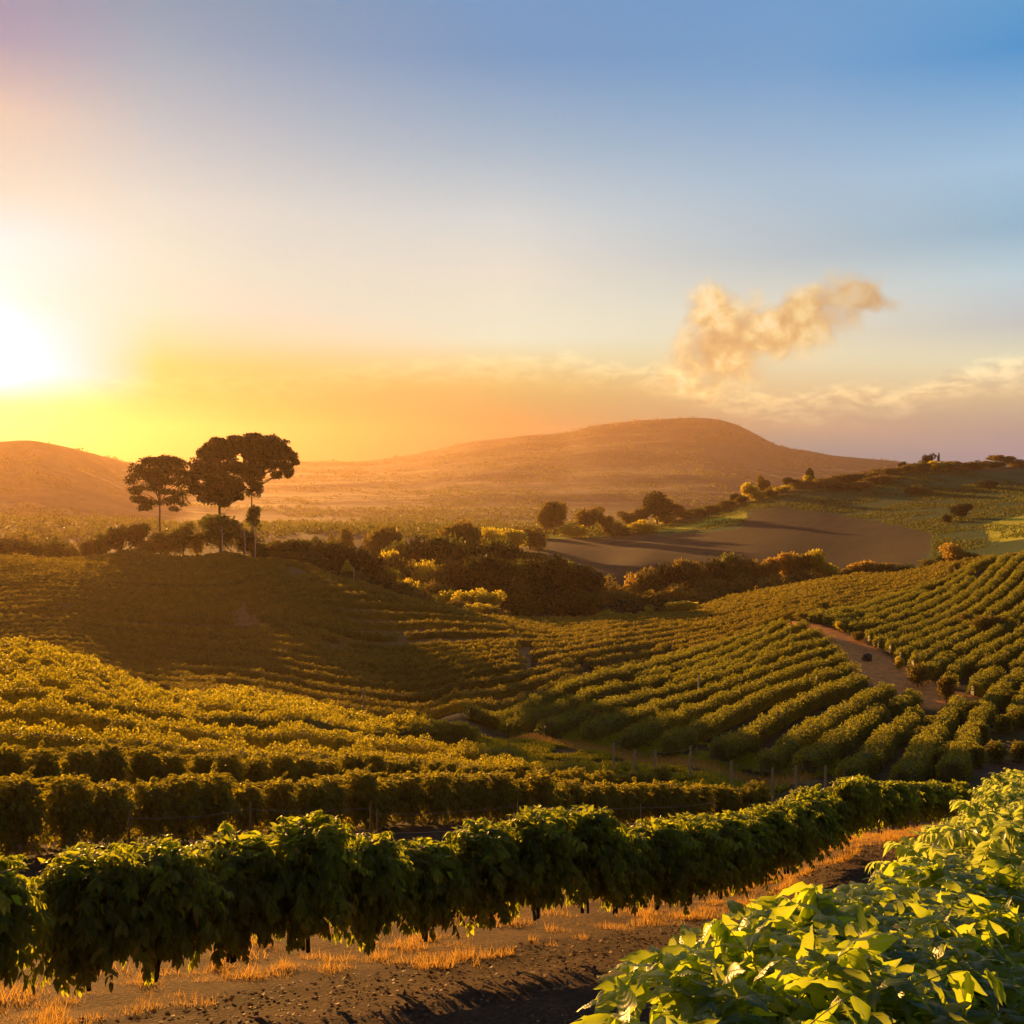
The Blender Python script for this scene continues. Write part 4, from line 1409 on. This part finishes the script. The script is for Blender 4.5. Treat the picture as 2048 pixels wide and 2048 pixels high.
groups = [
    # (group phrase, name, category, where phrase, [(px, ytop, width, depth, kind, shape)])
    ("bushes along the crest of the shaded hill", "bush", "bush", "on the shaded hill crest", [
        (12, 1004, 80, 246, "olive", "scrub"), (55, 998, 80, 250, "olive", "scrub"), (98, 1006, 70, 248, "green", "scrub"), (140, 1020, 46, 240, "olive", "scrub"),
        (168, 1014, 42, 236, "olive", "round"), (194, 1006, 38, 236, "green", "round"), (222, 991, 40, 236, "dark", "round"), (258, 988, 46, 237, "dark", "round"),
        (285, 1008, 40, 234, "olive", "scrub"), (312, 1004, 52, 236, "green", "round"), (346, 985, 44, 236, "green", "round"), (372, 1004, 36, 235, "olive", "round"),
        (416, 972, 94, 232, "green", "round"), (462, 1000, 50, 234, "dark", "round"), (492, 1008, 44, 232, "green", "scrub")]),
    ("bushes down the right edge of the shaded hill", "bush", "bush", "on the shaded hill's right flank", [
        (530, 1016, 56, 232, "olive", "round"), (562, 1012, 60, 232, "green", "round"), (590, 1024, 50, 230, "green", "round"), (612, 1014, 56, 232, "green", "round"), (645, 1018, 64, 230, "dark", "round"),
        (676, 1026, 60, 228, "dark", "round"), (700, 1048, 54, 224, "dark", "round"), (640, 1060, 60, 222, "dark", "scrub"), (668, 1072, 60, 216, "olive", "scrub"), (735, 1068, 54, 222, "green", "round"), (716, 1086, 70, 216, "dark", "scrub"), (655, 1052, 26, 219, "yellow", "scrub"), (762, 1092, 60, 214, "olive", "scrub"), (790, 1105, 60, 210, "olive", "scrub"),
        (668, 1092, 44, 212, "yellow", "scrub"), (590, 1040, 60, 222, "green", "scrub"), (545, 1035, 60, 225, "olive", "scrub")]),
    ("dark trees of the valley wood", "broadleaf_tree", "tree", "in the far valley wood", [
        (752, 1012, 76, 285, "green", "round"), (795, 1004, 84, 288, "dark", "round"), (838, 1010, 84, 290, "green", "round"), (880, 1014, 80, 292, "dark", "round"),
        (920, 1018, 84, 292, "green", "round"), (960, 1028, 80, 290, "dark", "round"), (995, 1036, 66, 285, "green", "round"), (1020, 1046, 50, 282, "dark", "round")]),
    ("pale trees behind the valley wood", "pale_tree", "tree", "behind the valley wood", [
        (655, 995, 26, 340, "olive", "round"), (632, 1006, 26, 335, "olive", "round"), (728, 992, 70, 318, "olive", "spread"), (870, 984, 84, 330, "brown", "spread"), (930, 990, 56, 350, "yellow", "round"), (700, 1012, 40, 310, "olive", "round"), (1000, 985, 60, 400, "olive", "scrub"), (962, 992, 60, 390, "yellow", "scrub")]),
    ("dark trees of the nearer wood", "broadleaf_tree", "tree", "in the near valley wood", [
        (868, 1060, 70, 245, "dark", "round"), (905, 1050, 76, 248, "dark", "round"), (945, 1048, 84, 250, "dark", "round"), (985, 1050, 76, 252, "green", "round"), (1025, 1046, 84, 252, "dark", "round"), (1062, 1048, 76, 252, "green", "round"), (1095, 1060, 66, 248, "dark", "round"), (1118, 1082, 44, 246, "dark", "round"),
        (975, 1085, 70, 243, "brown", "scrub"), (1040, 1090, 80, 243, "dark", "scrub"), (1100, 1105, 70, 243, "green", "scrub"), (905, 1090, 60, 240, "dark", "scrub"), (990, 1120, 80, 241, "green", "scrub"), (1060, 1125, 80, 241, "dark", "scrub")]),
    ("lit bushes at the foot of the wood", "bush", "bush", "left of the near wood", [
        (728, 1040, 50, 262, "yellow", "round"), (762, 1050, 60, 258, "olive", "round"), (800, 1050, 56, 256, "yellow", "round"), (832, 1060, 50, 250, "brown", "round"), (770, 1078, 60, 236, "yellow", "scrub"), (815, 1086, 70, 232, "olive", "scrub"),
        (850, 1106, 70, 224, "yellow", "scrub"), (888, 1110, 72, 218, "yellow", "round"), (925, 1114, 60, 214, "yellow", "round"), (905, 1130, 60, 204, "yellow", "scrub"), (935, 1140, 50, 200, "olive", "scrub"), (860, 1128, 50, 208, "olive", "scrub")]),
    ("scrub belt under the ploughed field", "bush", "bush", "below the ploughed field", [
        (1150, 1078, 60, 272, "brown", "scrub"), (1190, 1072, 60, 272, "orange", "scrub"), (1222, 1064, 60, 275, "brown", "round"), (1262, 1056, 70, 278, "dark", "round"), (1305, 1056, 70, 280, "brown", "round"), (1345, 1050, 66, 282, "dark", "round"),
        (1385, 1045, 70, 284, "green", "round"), (1425, 1052, 60, 284, "brown", "round"), (1455, 1052, 46, 284, "orange", "round"), (1486, 1042, 46, 286, "orange", "round"), (1512, 1046, 40, 286, "olive", "round"), (1538, 1032, 44, 286, "yellow", "round"),
        (1562, 1062, 52, 284, "yellow", "round"), (1600, 1066, 46, 284, "brown", "scrub"), (1625, 1058, 66, 286, "orange", "round"), (1672, 1058, 60, 284, "brown", "scrub"), (1715, 1062, 60, 280, "green", "scrub"), (1755, 1056, 50, 278, "olive", "round"),
        (1785, 1048, 40, 272, "green", "round"), (1800, 1026, 52, 270, "orange", "round"), (1832, 1040, 40, 268, "olive", "round"), (1878, 1050, 50, 262, "yellow", "scrub"), (1920, 1040, 50, 258, "olive", "scrub"),
        (1165, 1105, 80, 258, "brown", "scrub"), (1225, 1100, 80, 260, "brown", "scrub"), (1285, 1090, 80, 264, "orange", "scrub"), (1345, 1085, 80, 268, "brown", "scrub"), (1405, 1080, 80, 270, "brown", "scrub"), (1465, 1080, 80, 272, "orange", "scrub"), (1525, 1072, 80, 274, "brown", "scrub"),
        (1185, 1128, 90, 250, "dark", "scrub"), (1255, 1122, 90, 254, "green", "scrub"), (1325, 1112, 90, 260, "brown", "scrub"), (1395, 1102, 80, 264, "green", "scrub"), (1455, 1100, 70, 266, "brown", "scrub"), (1130, 1138, 70, 246, "green", "scrub")]),
    ("yellow shrubs on the far edge of the coffee", "yellow_shrub", "shrub", "at the coffee's far edge", [
        (1146, 1148, 38, 236, "yellow", "scrub"), (1224, 1144, 18, 234, "yellow", "round"), (1290, 1134, 60, 230, "yellow", "spread"), (1427, 1106, 13, 240, "orange", "tall"), (1783, 1076, 24, 225, "orange", "round")]),
    ("yellow-lit shrubs among the right-hand coffee", "coffee_shrub", "shrub", "beside the red dirt track", [
        (1697, 1240, 20, 131, "yellow", "round"), (1733, 1250, 46, 121, "olive", "round"), (1786, 1274, 40, 113, "olive", "round"), (1865, 1163, 60, 150, "olive", "round"), (1822, 1158, 32, 156, "olive", "round"), (1585, 1172, 22, 158, "yellow", "round"), (1620, 1190, 28, 150, "olive", "round")]),
    ("trees along the far brow of the ploughed hill", "field_tree", "tree", "on the ploughed hill's brow", [
        (1046, 952, 56, 500, "olive", "round"), (1030, 968, 40, 500, "olive", "round"), (1110, 962, 60, 505, "brown", "round"), (1140, 975, 40, 505, "olive", "round"), (1185, 970, 44, 530, "brown", "round"), (1240, 934, 64, 545, "dark", "round"), (1212, 958, 36, 545, "olive", "round"), (1275, 955, 34, 550, "brown", "round"),
        (1165, 990, 50, 500, "olive", "scrub"), (1215, 984, 60, 500, "yellow", "scrub"), (1085, 990, 60, 490, "yellow", "scrub"), (990, 990, 80, 480, "olive", "scrub"),
        (1305, 962, 36, 560, "olive", "scrub"), (1332, 958, 36, 566, "green", "scrub"), (1360, 950, 30, 570, "olive", "scrub"), (1388, 935, 22, 575, "dark", "round"), (1413, 916, 38, 578, "yellow", "round"), (1438, 902, 30, 640, "brown", "round"),
        (1462, 918, 26, 590, "brown", "scrub"), (1492, 906, 36, 596, "dark", "round"), (1512, 914, 30, 598, "brown", "scrub"), (1527, 887, 16, 602, "dark", "spread"), (1527, 900, 24, 600, "yellow", "round"), (1550, 908, 30, 604, "brown", "scrub"),
        (1590, 900, 44, 612, "brown", "scrub"), (1630, 895, 44, 620, "brown", "scrub"), (1665, 888, 40, 630, "olive", "scrub"), (1702, 876, 16, 640, "dark", "round"), (1722, 882, 34, 640, "brown", "scrub"),
        (1752, 861, 26, 645, "dark", "round"), (1740, 874, 26, 645, "olive", "scrub"), (1778, 872, 40, 648, "yellow", "scrub"), (1771, 862, 8, 648, "dark", "tall"), (1806, 876, 30, 650, "olive", "scrub"), (1862, 872, 30, 655, "brown", "scrub"), (1888, 862, 46, 660, "brown", "spread"), (1915, 874, 40, 660, "olive", "scrub")]),
    ("scrub clumps along the ploughed hill", "bush", "bush", "on the upper edge of the ploughed hill", [
        (1255, 972, 44, 548, "yellow", "scrub"), (1290, 974, 40, 552, "olive", "scrub"), (1318, 968, 36, 556, "green", "scrub"), (1345, 962, 36, 560, "olive", "scrub"), (1372, 950, 36, 566, "green", "scrub"), (1398, 940, 30, 570, "olive", "scrub"),
        (1428, 930, 36, 574, "yellow", "scrub"), (1450, 924, 34, 578, "olive", "scrub"), (1478, 918, 36, 584, "yellow", "scrub"), (1505, 912, 34, 590, "olive", "scrub"), (1545, 910, 40, 592, "brown", "scrub"), (1568, 906, 40, 600, "brown", "scrub"), (1608, 900, 44, 606, "dark", "scrub"), (1648, 894, 44, 612, "brown", "scrub"),
        (1682, 886, 40, 622, "brown", "scrub"), (1712, 880, 36, 626, "olive", "scrub"), (1738, 872, 34, 632, "green", "scrub"), (1765, 870, 36, 636, "yellow", "scrub"), (1790, 874, 40, 640, "olive", "scrub"), (1830, 876, 40, 642, "brown", "scrub"), (1845, 872, 30, 646, "dark", "scrub"), (1875, 872, 44, 650, "olive", "scrub"), (1925, 872, 44, 650, "brown", "scrub"),
        (1620, 915, 60, 575, "brown", "scrub"), (1660, 905, 60, 590, "brown", "scrub"), (1580, 922, 50, 575, "dark", "scrub"), (1730, 930, 50, 540, "green", "scrub"), (1860, 925, 40, 545, "dark", "scrub")]),
    ("lone trees on the green slope", "lone_tree", "tree", "standing alone on the green slope", [
        (1813, 950, 40, 425, "dark", "round"), (1786, 966, 18, 420, "dark", "scrub")]),
]
for gi, (gp, nm, cat, where, lst) in enumerate(groups):
    for j, (px_, yt, w_, d_, kd, sh) in enumerate(sorted(lst)):
        shp = {"round": "rounded", "spread": "flat-topped", "tall": "slender", "scrub": "low bushy"}[sh]
        plant(px_, yt, w_, d_, kd, sh, nm, "%s %s %s %s, %s from the left" % (ADJ[kd], shp.replace("low bushy", "low"), cat, where, ordinal(j + 1)), cat, gp, gi * 100 + j)


for j, (px_, y_) in enumerate(((1806, 1352), (1838, 1338), (1872, 1322), (1910, 1318), (1850, 1388), (1893, 1368), (1925, 1360), (1760, 1372), (1742, 1402), (1800, 1440), (1840, 1455), (1880, 1438), (1925, 1432), (1775, 1462))):
    d_ = float(np.interp(y_, [1310, 1400, 1470], [112, 92, 78]))
    a, _ = ray(px_, y_)
    X, Y = float(a * d_), d_
    e_ = empty("coffee_bush", (X, Y, float(H(X, Y)[0]) - 0.05), "rounded coffee bush on the brown earth right of the track, %s of fourteen" % ordinal(j + 1), "coffee tree", "coffee bushes right of the track", j * 1.7, (1.0, 1.0, 0.85))
    cr_, tk_ = R2[j % 3]
    obj("foliage", cr_, e_)
    for k_ in tk_:
        obj("stem", k_, e_)

# ---- the three tall trees on the crest
def big_tree(px, ybase_trunk, d, lobes_px, n, leaf, label, tr, seed, hang_lobes=()):
    """lobes given as picture points (x, y, half width, half height) turned into metres about the trunk"""
    a, _ = ray(px, 1000)
    X, Y = float(a * d), float(d)
    Z = float(H(X, Y)[0])
    mpp = K * d / F
    root = empty("tall_tree", (X, Y, Z - 0.1), label, "tree", "three tall trees on the crest")
    rng = np.random.default_rng(seed)
    lo = []
    for (lx, ly, hw, hh) in lobes_px:
        _, e = ray(lx, ly)
        for k in range(5):
            lo.append(((lx - px) * mpp + rng.uniform(-.62, .62) * hw * mpp, rng.uniform(-0.9, 0.9) * hw * mpp, float(e * d) - Z + rng.uniform(-0.75, 0.75) * hh * mpp, hw * mpp * rng.uniform(0.45, 0.9), hh * mpp * rng.uniform(0.45, 1.0)))
    cm, lo_ = crown_mesh(seed, "x", n, leaf, M_dark, lobes=lo, hang=0.15)
    obj("crown", cm, root)
    hz0 = max(l[2] for l in lo)
    zz = np.linspace(-0.2, hz0 * 0.86, 12)
    base = np.stack([np.cumsum(rng.normal(0, 0.05, 12)), np.cumsum(rng.normal(0, 0.05, 12)), zz], -1)
    lst = [(base, np.linspace(tr, tr * 0.3, 12), 8)]
    for l in lo[::4]:
        e = np.array(l[:3])
        s = base[min(10, max(7, int(12 * (e[2] - 2.5) / (hz0 * 0.86 + .2)) - 1))]
        t_ = np.linspace(0, 1, 7)[:, None]
        c_ = s * (1 - t_) + e * t_
        c_[:, 2] += 0.8 * np.sin(t_[:, 0] * math.pi)
        lst.append((c_, np.linspace(tr * 0.42, 0.05, 7), 5))
    obj("trunk", tubes_mesh("trunk", lst, M_bark), root)
    return root


big_tree(302, 1000, 238, [(278, 872, 20, 7), (310, 868, 24, 6), (338, 872, 12, 6), (262, 884, 15, 8), (292, 886, 26, 8), (325, 886, 22, 9), (345, 892, 10, 8), (250, 905, 12, 8), (278, 903, 22, 8), (312, 904, 22, 9), (342, 910, 11, 8),
                          (255, 925, 14, 7), (285, 922, 17, 7), (315, 925, 14, 6), (340, 930, 12, 7), (262, 942, 13, 6), (285, 947, 12, 5), (325, 945, 12, 6), (345, 948, 8, 5), (275, 955, 11, 5), (332, 958, 9, 4)],
         15000, 0.4, "leftmost and lowest of the three tall trees on the hill crest", 0.28, 501)
big_tree(416, 1000, 240, [(420, 834, 18, 6), (437, 827, 8, 4), (400, 843, 14, 7), (385, 858, 14, 9), (410, 855, 20, 10), (435, 850, 14, 10), (372, 876, 15, 10), (398, 878, 22, 12), (428, 876, 20, 14), (446, 880, 12, 12),
                          (364, 898, 12, 10), (388, 900, 20, 12), (415, 902, 22, 12), (440, 904, 14, 12), (372, 918, 14, 9), (398, 922, 20, 10), (425, 924, 18, 10), (446, 920, 12, 9), (388, 938, 14, 6), (412, 942, 18, 7), (434, 940, 14, 7), (452, 934, 8, 6), (422, 952, 10, 5)],
         34000, 0.4, "middle and bulkiest of the three tall trees on the hill crest", 0.42, 502)
big_tree(476, 1000, 240, [(480, 826, 20, 6), (505, 830, 18, 6), (458, 832, 14, 7), (465, 846, 18, 9), (492, 844, 20, 9), (518, 838, 16, 7), (535, 848, 14, 8), (550, 860, 9, 8), (475, 864, 20, 10), (502, 860, 20, 10), (526, 862, 15, 9), (558, 872, 7, 4),
                          (468, 884, 16, 10), (492, 880, 14, 9), (515, 880, 13, 8), (538, 880, 11, 8), (545, 893, 8, 6), (520, 895, 10, 6), (470, 902, 12, 9), (488, 900, 10, 9), (480, 918, 10, 8), (472, 930, 7, 6), (488, 928, 6, 7)],
         28000, 0.4, "rightmost of the three tall trees, its crown leaning right with hanging leaves", 0.24, 503)
# the slim sapling below it
a, e = ray(478, 957)
sX, sY = float(a * 231), 231.0
sZ = float(H(sX, sY)[0])
sh_ = float(e * 231) - sZ
rt = empty("sapling", (sX, sY, sZ), "slim sapling with a small oval crown under the rightmost tall tree", "sapling")
lob = [(rng_.uniform(-.8, .8), rng_.uniform(-.8, .8), sh_ * rng_.uniform(0.6, 0.93), 0.8, 0.9) for rng_ in [np.random.default_rng(4)] for _ in range(9)]
obj("crown", crown_mesh(62, "x", 1500, 0.4, M_green, lobes=lob)[0], rt)
obj("trunk", tubes_mesh("trunk", [(np.array([(0, 0, -0.3), (0.05, 0, sh_ * .4), (0, 0, sh_ * .9)]), np.array([.11, .09, .04]), 6)], M_bark), rt)
for px_, yt, lab in ((419, 992, "thin pale bare stem in front of the broad bush on the hill crest"), (462, 998, "thin pale bare stem between the broad bush and the sapling on the crest"), (481, 985, "thin pale stem under the sapling on the hill crest")):
    d_ = 226
    a, e = ray(px_, yt)
    X, Y = float(a * d_), d_
    Z = float(H(X, Y)[0])
    hh = float(e * d_) - Z
    rt = empty("bare_stem", (X, Y, Z), lab, "bare tree", "thin bare stems on the hill crest")
    obj("trunk", tubes_mesh("trunk", [(np.array([(0, 0, -0.2), (0.05, 0, hh * .4), (-0.05, 0.05, hh * .75), (0.02, 0, hh)]), np.array([.10, .09, .06, .04]), 6)], M_pale), rt)
    obj("branch", tubes_mesh("branch", [(np.array([(-0.05, 0.05, hh * .75), (-0.5, 0.1, hh * .9), (-0.8, 0.2, hh * .97)]), np.array([.04, .03, .015]), 5),
                                        (np.array([(0, 0, hh * .6), (0.4, 0.1, hh * .75), (0.7, 0.2, hh * .85)]), np.array([.04, .03, .015]), 5)], M_pale), rt)

# ---- scattered woodland on the far slopes: nobody could count it
rng = np.random.default_rng(77)
n = 36000
r = np.exp(rng.uniform(math.log(500), math.log(3350), n))
th = rng.uniform(-0.5, 0.5, n)
X, Y = r * np.sin(th), r * np.cos(th)
keep = (vnoise(X / 90, Y / 90, 13) + 0.5 * vnoise(X / 25, Y / 25, 14) > 0.78)
keep |= (r < 950) & (vnoise(X / 30, Y / 30, 16) > 0.25)
keep |= (r > 1100) & (vnoise(X / 40, Y / 40, 15) > 0.78)
keep &= ~((r < 1100) & (X / Y > 0.12))
X, Y, r = X[keep], Y[keep], r[keep]
Z = H(X, Y)
sz = rng.uniform(0.4, 1.0, len(X)) * (2.4 + r * 0.0010)
P0, S0 = np.stack([X, Y, Z + sz * 0.35], -1), sz
k = 9
P = np.repeat(P0, k, 0)
S = np.repeat(S0, k)
d = unit(rng.normal(0, 1, P.shape))
P = P + d * S[:, None] * np.array([0.55, 0.55, 0.4]) * rng.uniform(0.4, 1, (len(P), 1))
obj("far_scrub", leaf_mesh("far_scrub", [leaves(P, unit(d + rng.normal(0, 0.4, P.shape)), unit(d + rng.normal(0, 0.4, P.shape)), S * rng.uniform(0.4, 0.8, len(P)), T_DIA, 1.6)], M_green),
    kind="stuff", label="scattered scrub and small trees over the far hazy mountain slopes", category="scrub")

# ================================================================== FENCES, POLES, STONES
def post_geo(h, r, lean=(0, 0)):
    return (np.array([(0, 0, -0.25), (lean[0] * .3, lean[1] * .3, h * .3), (lean[0] * .7, lean[1] * .7, h * .7), (lean[0], lean[1], h)]), np.array([r * 1.1, r, r, r * .9]), 8)


def fence(label, pts, h, r, wires, seed, wood=None):
    """pts: (px, d) of each post"""
    rng = np.random.default_rng(seed)
    W_ = []
    for p, d in pts:
        a, _ = ray(p, 1450)
        X, Y = float(a * d), float(d)
        W_.append((X, Y, float(H(X, Y)[0])))
    x0, y0, z0_ = W_[0]
    root = empty("wire_fence", (x0, y0, z0_), label, "fence")
    tops = []
    for (X, Y, Z) in W_:
        hh = h * rng.uniform(0.92, 1.1)
        ln = rng.normal(0, 0.05, 2)
        g_ = post_geo(hh, r, ln)
        o = obj("post", tubes_mesh("post", [g_], wood or M_wood), root, (X - x0, Y - y0, Z - z0_))
        tops.append((X - x0 + ln[0], Y - y0 + ln[1], Z - z0_, hh))
    for fr in wires:
        seg = []
        for (a, b) in zip(tops[:-1], tops[1:]):
            t_ = np.linspace(0, 1, 9)
            x = a[0] + (b[0] - a[0]) * t_
            y = a[1] + (b[1] - a[1]) * t_
            z = (a[2] + a[3] * fr) * (1 - t_) + (b[2] + b[3] * fr) * t_ - 0.08 * np.sin(math.pi * t_)
            seg.append((np.stack([x, y, z], -1), np.full(9, 0.004 + 0.00009 * y0), 4))
        obj("wire", tubes_mesh("wire", seg, M_wire), root)


fence("wire fence on thin posts between the long front row and the row behind", [(240, 26.5), (470, 28.5), (698, 31), (712, 31.4), (978, 35), (1210, 42), (1350, 52)], 1.7, 0.026, (0.55, 0.9), 1, M_darkwood)
fence("wire fence with bright wooden posts at the foot of the right hillside", [(1158, 82), (1196, 80), (1236, 79), (1302, 77), (1381, 73.5), (1457, 71), (1503, 69.5), (1557, 68)], 2.3, 0.085, (0.5, 0.9), 2)
for (p, d, h, lab, m) in ((1317, 122, 2.7, "thin pale upright pole among the coffee rows of the right hillside", M_pale), (685, 112, 3.2, "slim wooden pole at the foot of the shaded hill", M_wood), (668, 205, 3.4, "short wooden pole on the right edge of the shaded hill", M_wood)):
    a, _ = ray(p, 1300)
    X, Y = float(a * d), float(d)
    rt = empty("pole", (X, Y, float(H(X, Y)[0])), lab, "pole")
    obj("shaft", tubes_mesh("shaft", [post_geo(h, 0.07 + d * 0.0002, (0.1, 0))], m), rt)
    obj("cap", tubes_mesh("cap", [(np.array([(0.1, 0, h - 0.02), (0.1, 0, h + 0.06)]), np.array([0.10, 0.07]), 8)], M_wood), rt)


def rock_mesh(seed, s):
    import bmesh
    rng = random.Random(seed)
    bm = bmesh.new()
    bmesh.ops.create_icosphere(bm, subdivisions=3, radius=1.0)
    for v in bm.verts:
        c = v.co
        f = 1 + 0.22 * math.sin(3.1 * c.x + seed) * math.cos(2.7 * c.y + 1) + 0.12 * math.sin(7 * c.z + c.x * 5) + rng.uniform(-.03, .03)
        v.co = Vector((c.x * s[0], c.y * s[1], c.z * s[2])) * f
    me = bpy.data.meshes.new("rock")
    bm.to_mesh(me)
    bm.free()
    me.materials.append(M_rock)
    return me


a, _ = ray(1636, 1262)
Xr, Yr = float(a * 135.5) , 135.5
obj("rock", rock_mesh(3, (0.65, 0.5, 0.6)), None, (Xr, Yr, float(H(Xr, Yr)[0]) + 0.3), label="dark boulder at the left edge of the red dirt track", category="rock")

# ================================================================== GROUND COVER
rng = np.random.default_rng(5)


def near_line(L, n, lo, hi, seed):
    rg = np.random.default_rng(seed)
    i = rg.random(n) * (len(L) - 1.001)
    i0 = i.astype(int)
    f = (i - i0)[:, None]
    P = L[i0] * (1 - f) + L[i0 + 1] * f
    T = unit(L[i0 + 1] - L[i0])
    N = np.stack([-T[:, 1], T[:, 0]], -1)
    o = lo + (hi - lo) * rg.random(n)
    return P[:, 0] + N[:, 0] * o, P[:, 1] + N[:, 1] * o


X, Y = near_line(ROW1, 90000, -0.9, 7.5, 8)
X2, Y2 = near_line(ROW1, 60000, -0.6, 2.0, 9)
X, Y = np.r_[X, X2], np.r_[Y, Y2]
cl = fbm(X * 1.1, Y * 1.1, 61, 3)
dd1, ss1 = dist_line(X, Y, ROW1)
sg = dd1 * ss1
keep = (cl > -0.06) & (sg + cl * 2.5 > 0.0)
X, Y, cl = X[keep], Y[keep], cl[keep]
Z = H(X, Y)
n = len(X)
tuft = vnoise(X / 0.35, Y / 0.35, 88)
hgt = (0.04 + 0.12 * rng.random(n) ** 2 + 0.75 * np.clip(cl - 0.03, 0, 1) * rng.random(n)) * (0.85 + Y * 0.008) * (0.35 + 1.6 * tuft ** 2)
D = unit(np.stack([rng.normal(0, 0.35, n), rng.normal(0, 0.35, n), np.ones(n)], -1))
N = unit(np.stack([rng.normal(0, 1, n), rng.normal(0, 1, n), rng.normal(0, 0.3, n)], -1))
obj("dry_grass", leaf_mesh("dry_grass", [leaves(np.stack([X, Y, Z - 0.02], -1), D, N, hgt, T_BLADE, 1.1)], M_straw), kind="stuff", label="dry golden grass glowing under and behind the long front row", category="grass")

# rough herbage that gives the green slope beyond its nap
Xh = rng.uniform(-20, 260, 220000)
Yh = rng.uniform(330, 640, 220000)
Zh = H(Xh, Yh)
uh, vh = to_px(Xh, Yh, Zh)
kh = in_poly(uh, vh, [(1180, 1000), (1290, 985), (1400, 950), (1540, 922), (1700, 892), (1990, 878), (1990, 1080), (1755, 1060), (1760, 1008), (1700, 992), (1600, 975), (1470, 955), (1425, 962), (1395, 998)]) & (vnoise(Xh / 14, Yh / 14, 3) + 0.4 * rng.random(len(Xh)) > 0.62)
Xh, Yh, Zh = Xh[kh], Yh[kh], Zh[kh]
nh = len(Xh)
obj("rough_grass", leaf_mesh("rough_grass", [leaves(np.stack([Xh, Yh, Zh - 0.05], -1), unit(np.stack([rng.normal(0, .8, nh), rng.normal(0, .8, nh), np.ones(nh)], -1)), unit(rng.normal(0, 1, (nh, 3))), rng.uniform(0.25, 0.75, nh), T_DIA, 1.6)], M_green),
    kind="stuff", label="rough green grass over the slope above the ploughed field", category="grass")

Xg, Yg = near_line(VALLEY, 14000, -1.6, 1.6, 38)
ng = len(Xg)
obj("path_grass", leaf_mesh("path_grass", [leaves(np.stack([Xg, Yg, H(Xg, Yg) - 0.02], -1), unit(np.stack([rng.normal(0, .4, ng), rng.normal(0, .4, ng), np.ones(ng)], -1)), unit(rng.normal(0, 1, (ng, 3))), rng.uniform(0.12, 0.4, ng), T_BLADE, 2.5)], M_straw),
    kind="stuff", label="golden dry grass along the valley path behind the left field", category="grass")

# litter on the dark track
X, Y = near_line(ROW1, 30000, -13.0, 0.3, 18)
keep = (Y > 3.0) & (Y < 60)
X, Y = X[keep], Y[keep]
n = len(X)
Z = H(X, Y)
D = unit(np.stack([rng.normal(0, 1, n), rng.normal(0, 1, n), rng.normal(0, 0.25, n)], -1))
N = unit(np.stack([rng.normal(0, .35, n), rng.normal(0, .35, n), np.ones(n)], -1))
M_litter = leaf_mat("dead_leaf", (0.06, 0.035, 0.02), (0.16, 0.09, 0.045), (0.38, 0.24, 0.12), (0.2, 0.1, 0.03), 0.1, 0.7, 0.2)
obj("leaf_litter", leaf_mesh("leaf_litter", [leaves(np.stack([X, Y, Z + 0.012], -1), D, N, rng.uniform(0.03, 0.10, n), T_DIA, 1.4)], M_litter), kind="stuff", label="dead leaves and crumbs of earth scattered on the dark dirt track", category="leaf litter")

# green ground cover on the bench and along the valley line
X, Y = near_line(VALLEY, 110000, -14, 9.0, 28)
Xb, Yb = near_line(VALLEY, 20000, -9.0, 0.5, 29)
X, Y = np.r_[X, Xb], np.r_[Y, Yb]
cl = fbm(X * 0.5, Y * 0.5, 71, 3)
dvv, _ = dist_line(X, Y, VALLEY)
keep = (cl > -0.05) & (dvv > 1.5)
X, Y = X[keep], Y[keep]
n = len(X)
Z = H(X, Y)
D = unit(np.stack([rng.normal(0, 0.6, n), rng.normal(0, 0.6, n), np.ones(n)], -1))
N = unit(rng.normal(0, 1, (n, 3)))
obj("field_grass", leaf_mesh("field_grass", [leaves(np.stack([X, Y, Z - 0.02], -1), D, N, rng.uniform(0.15, 0.42, n), T_DIA, 0.7)], M_bench), kind="stuff", label="short weeds and grass between the coffee rows and along the valley path", category="grass")
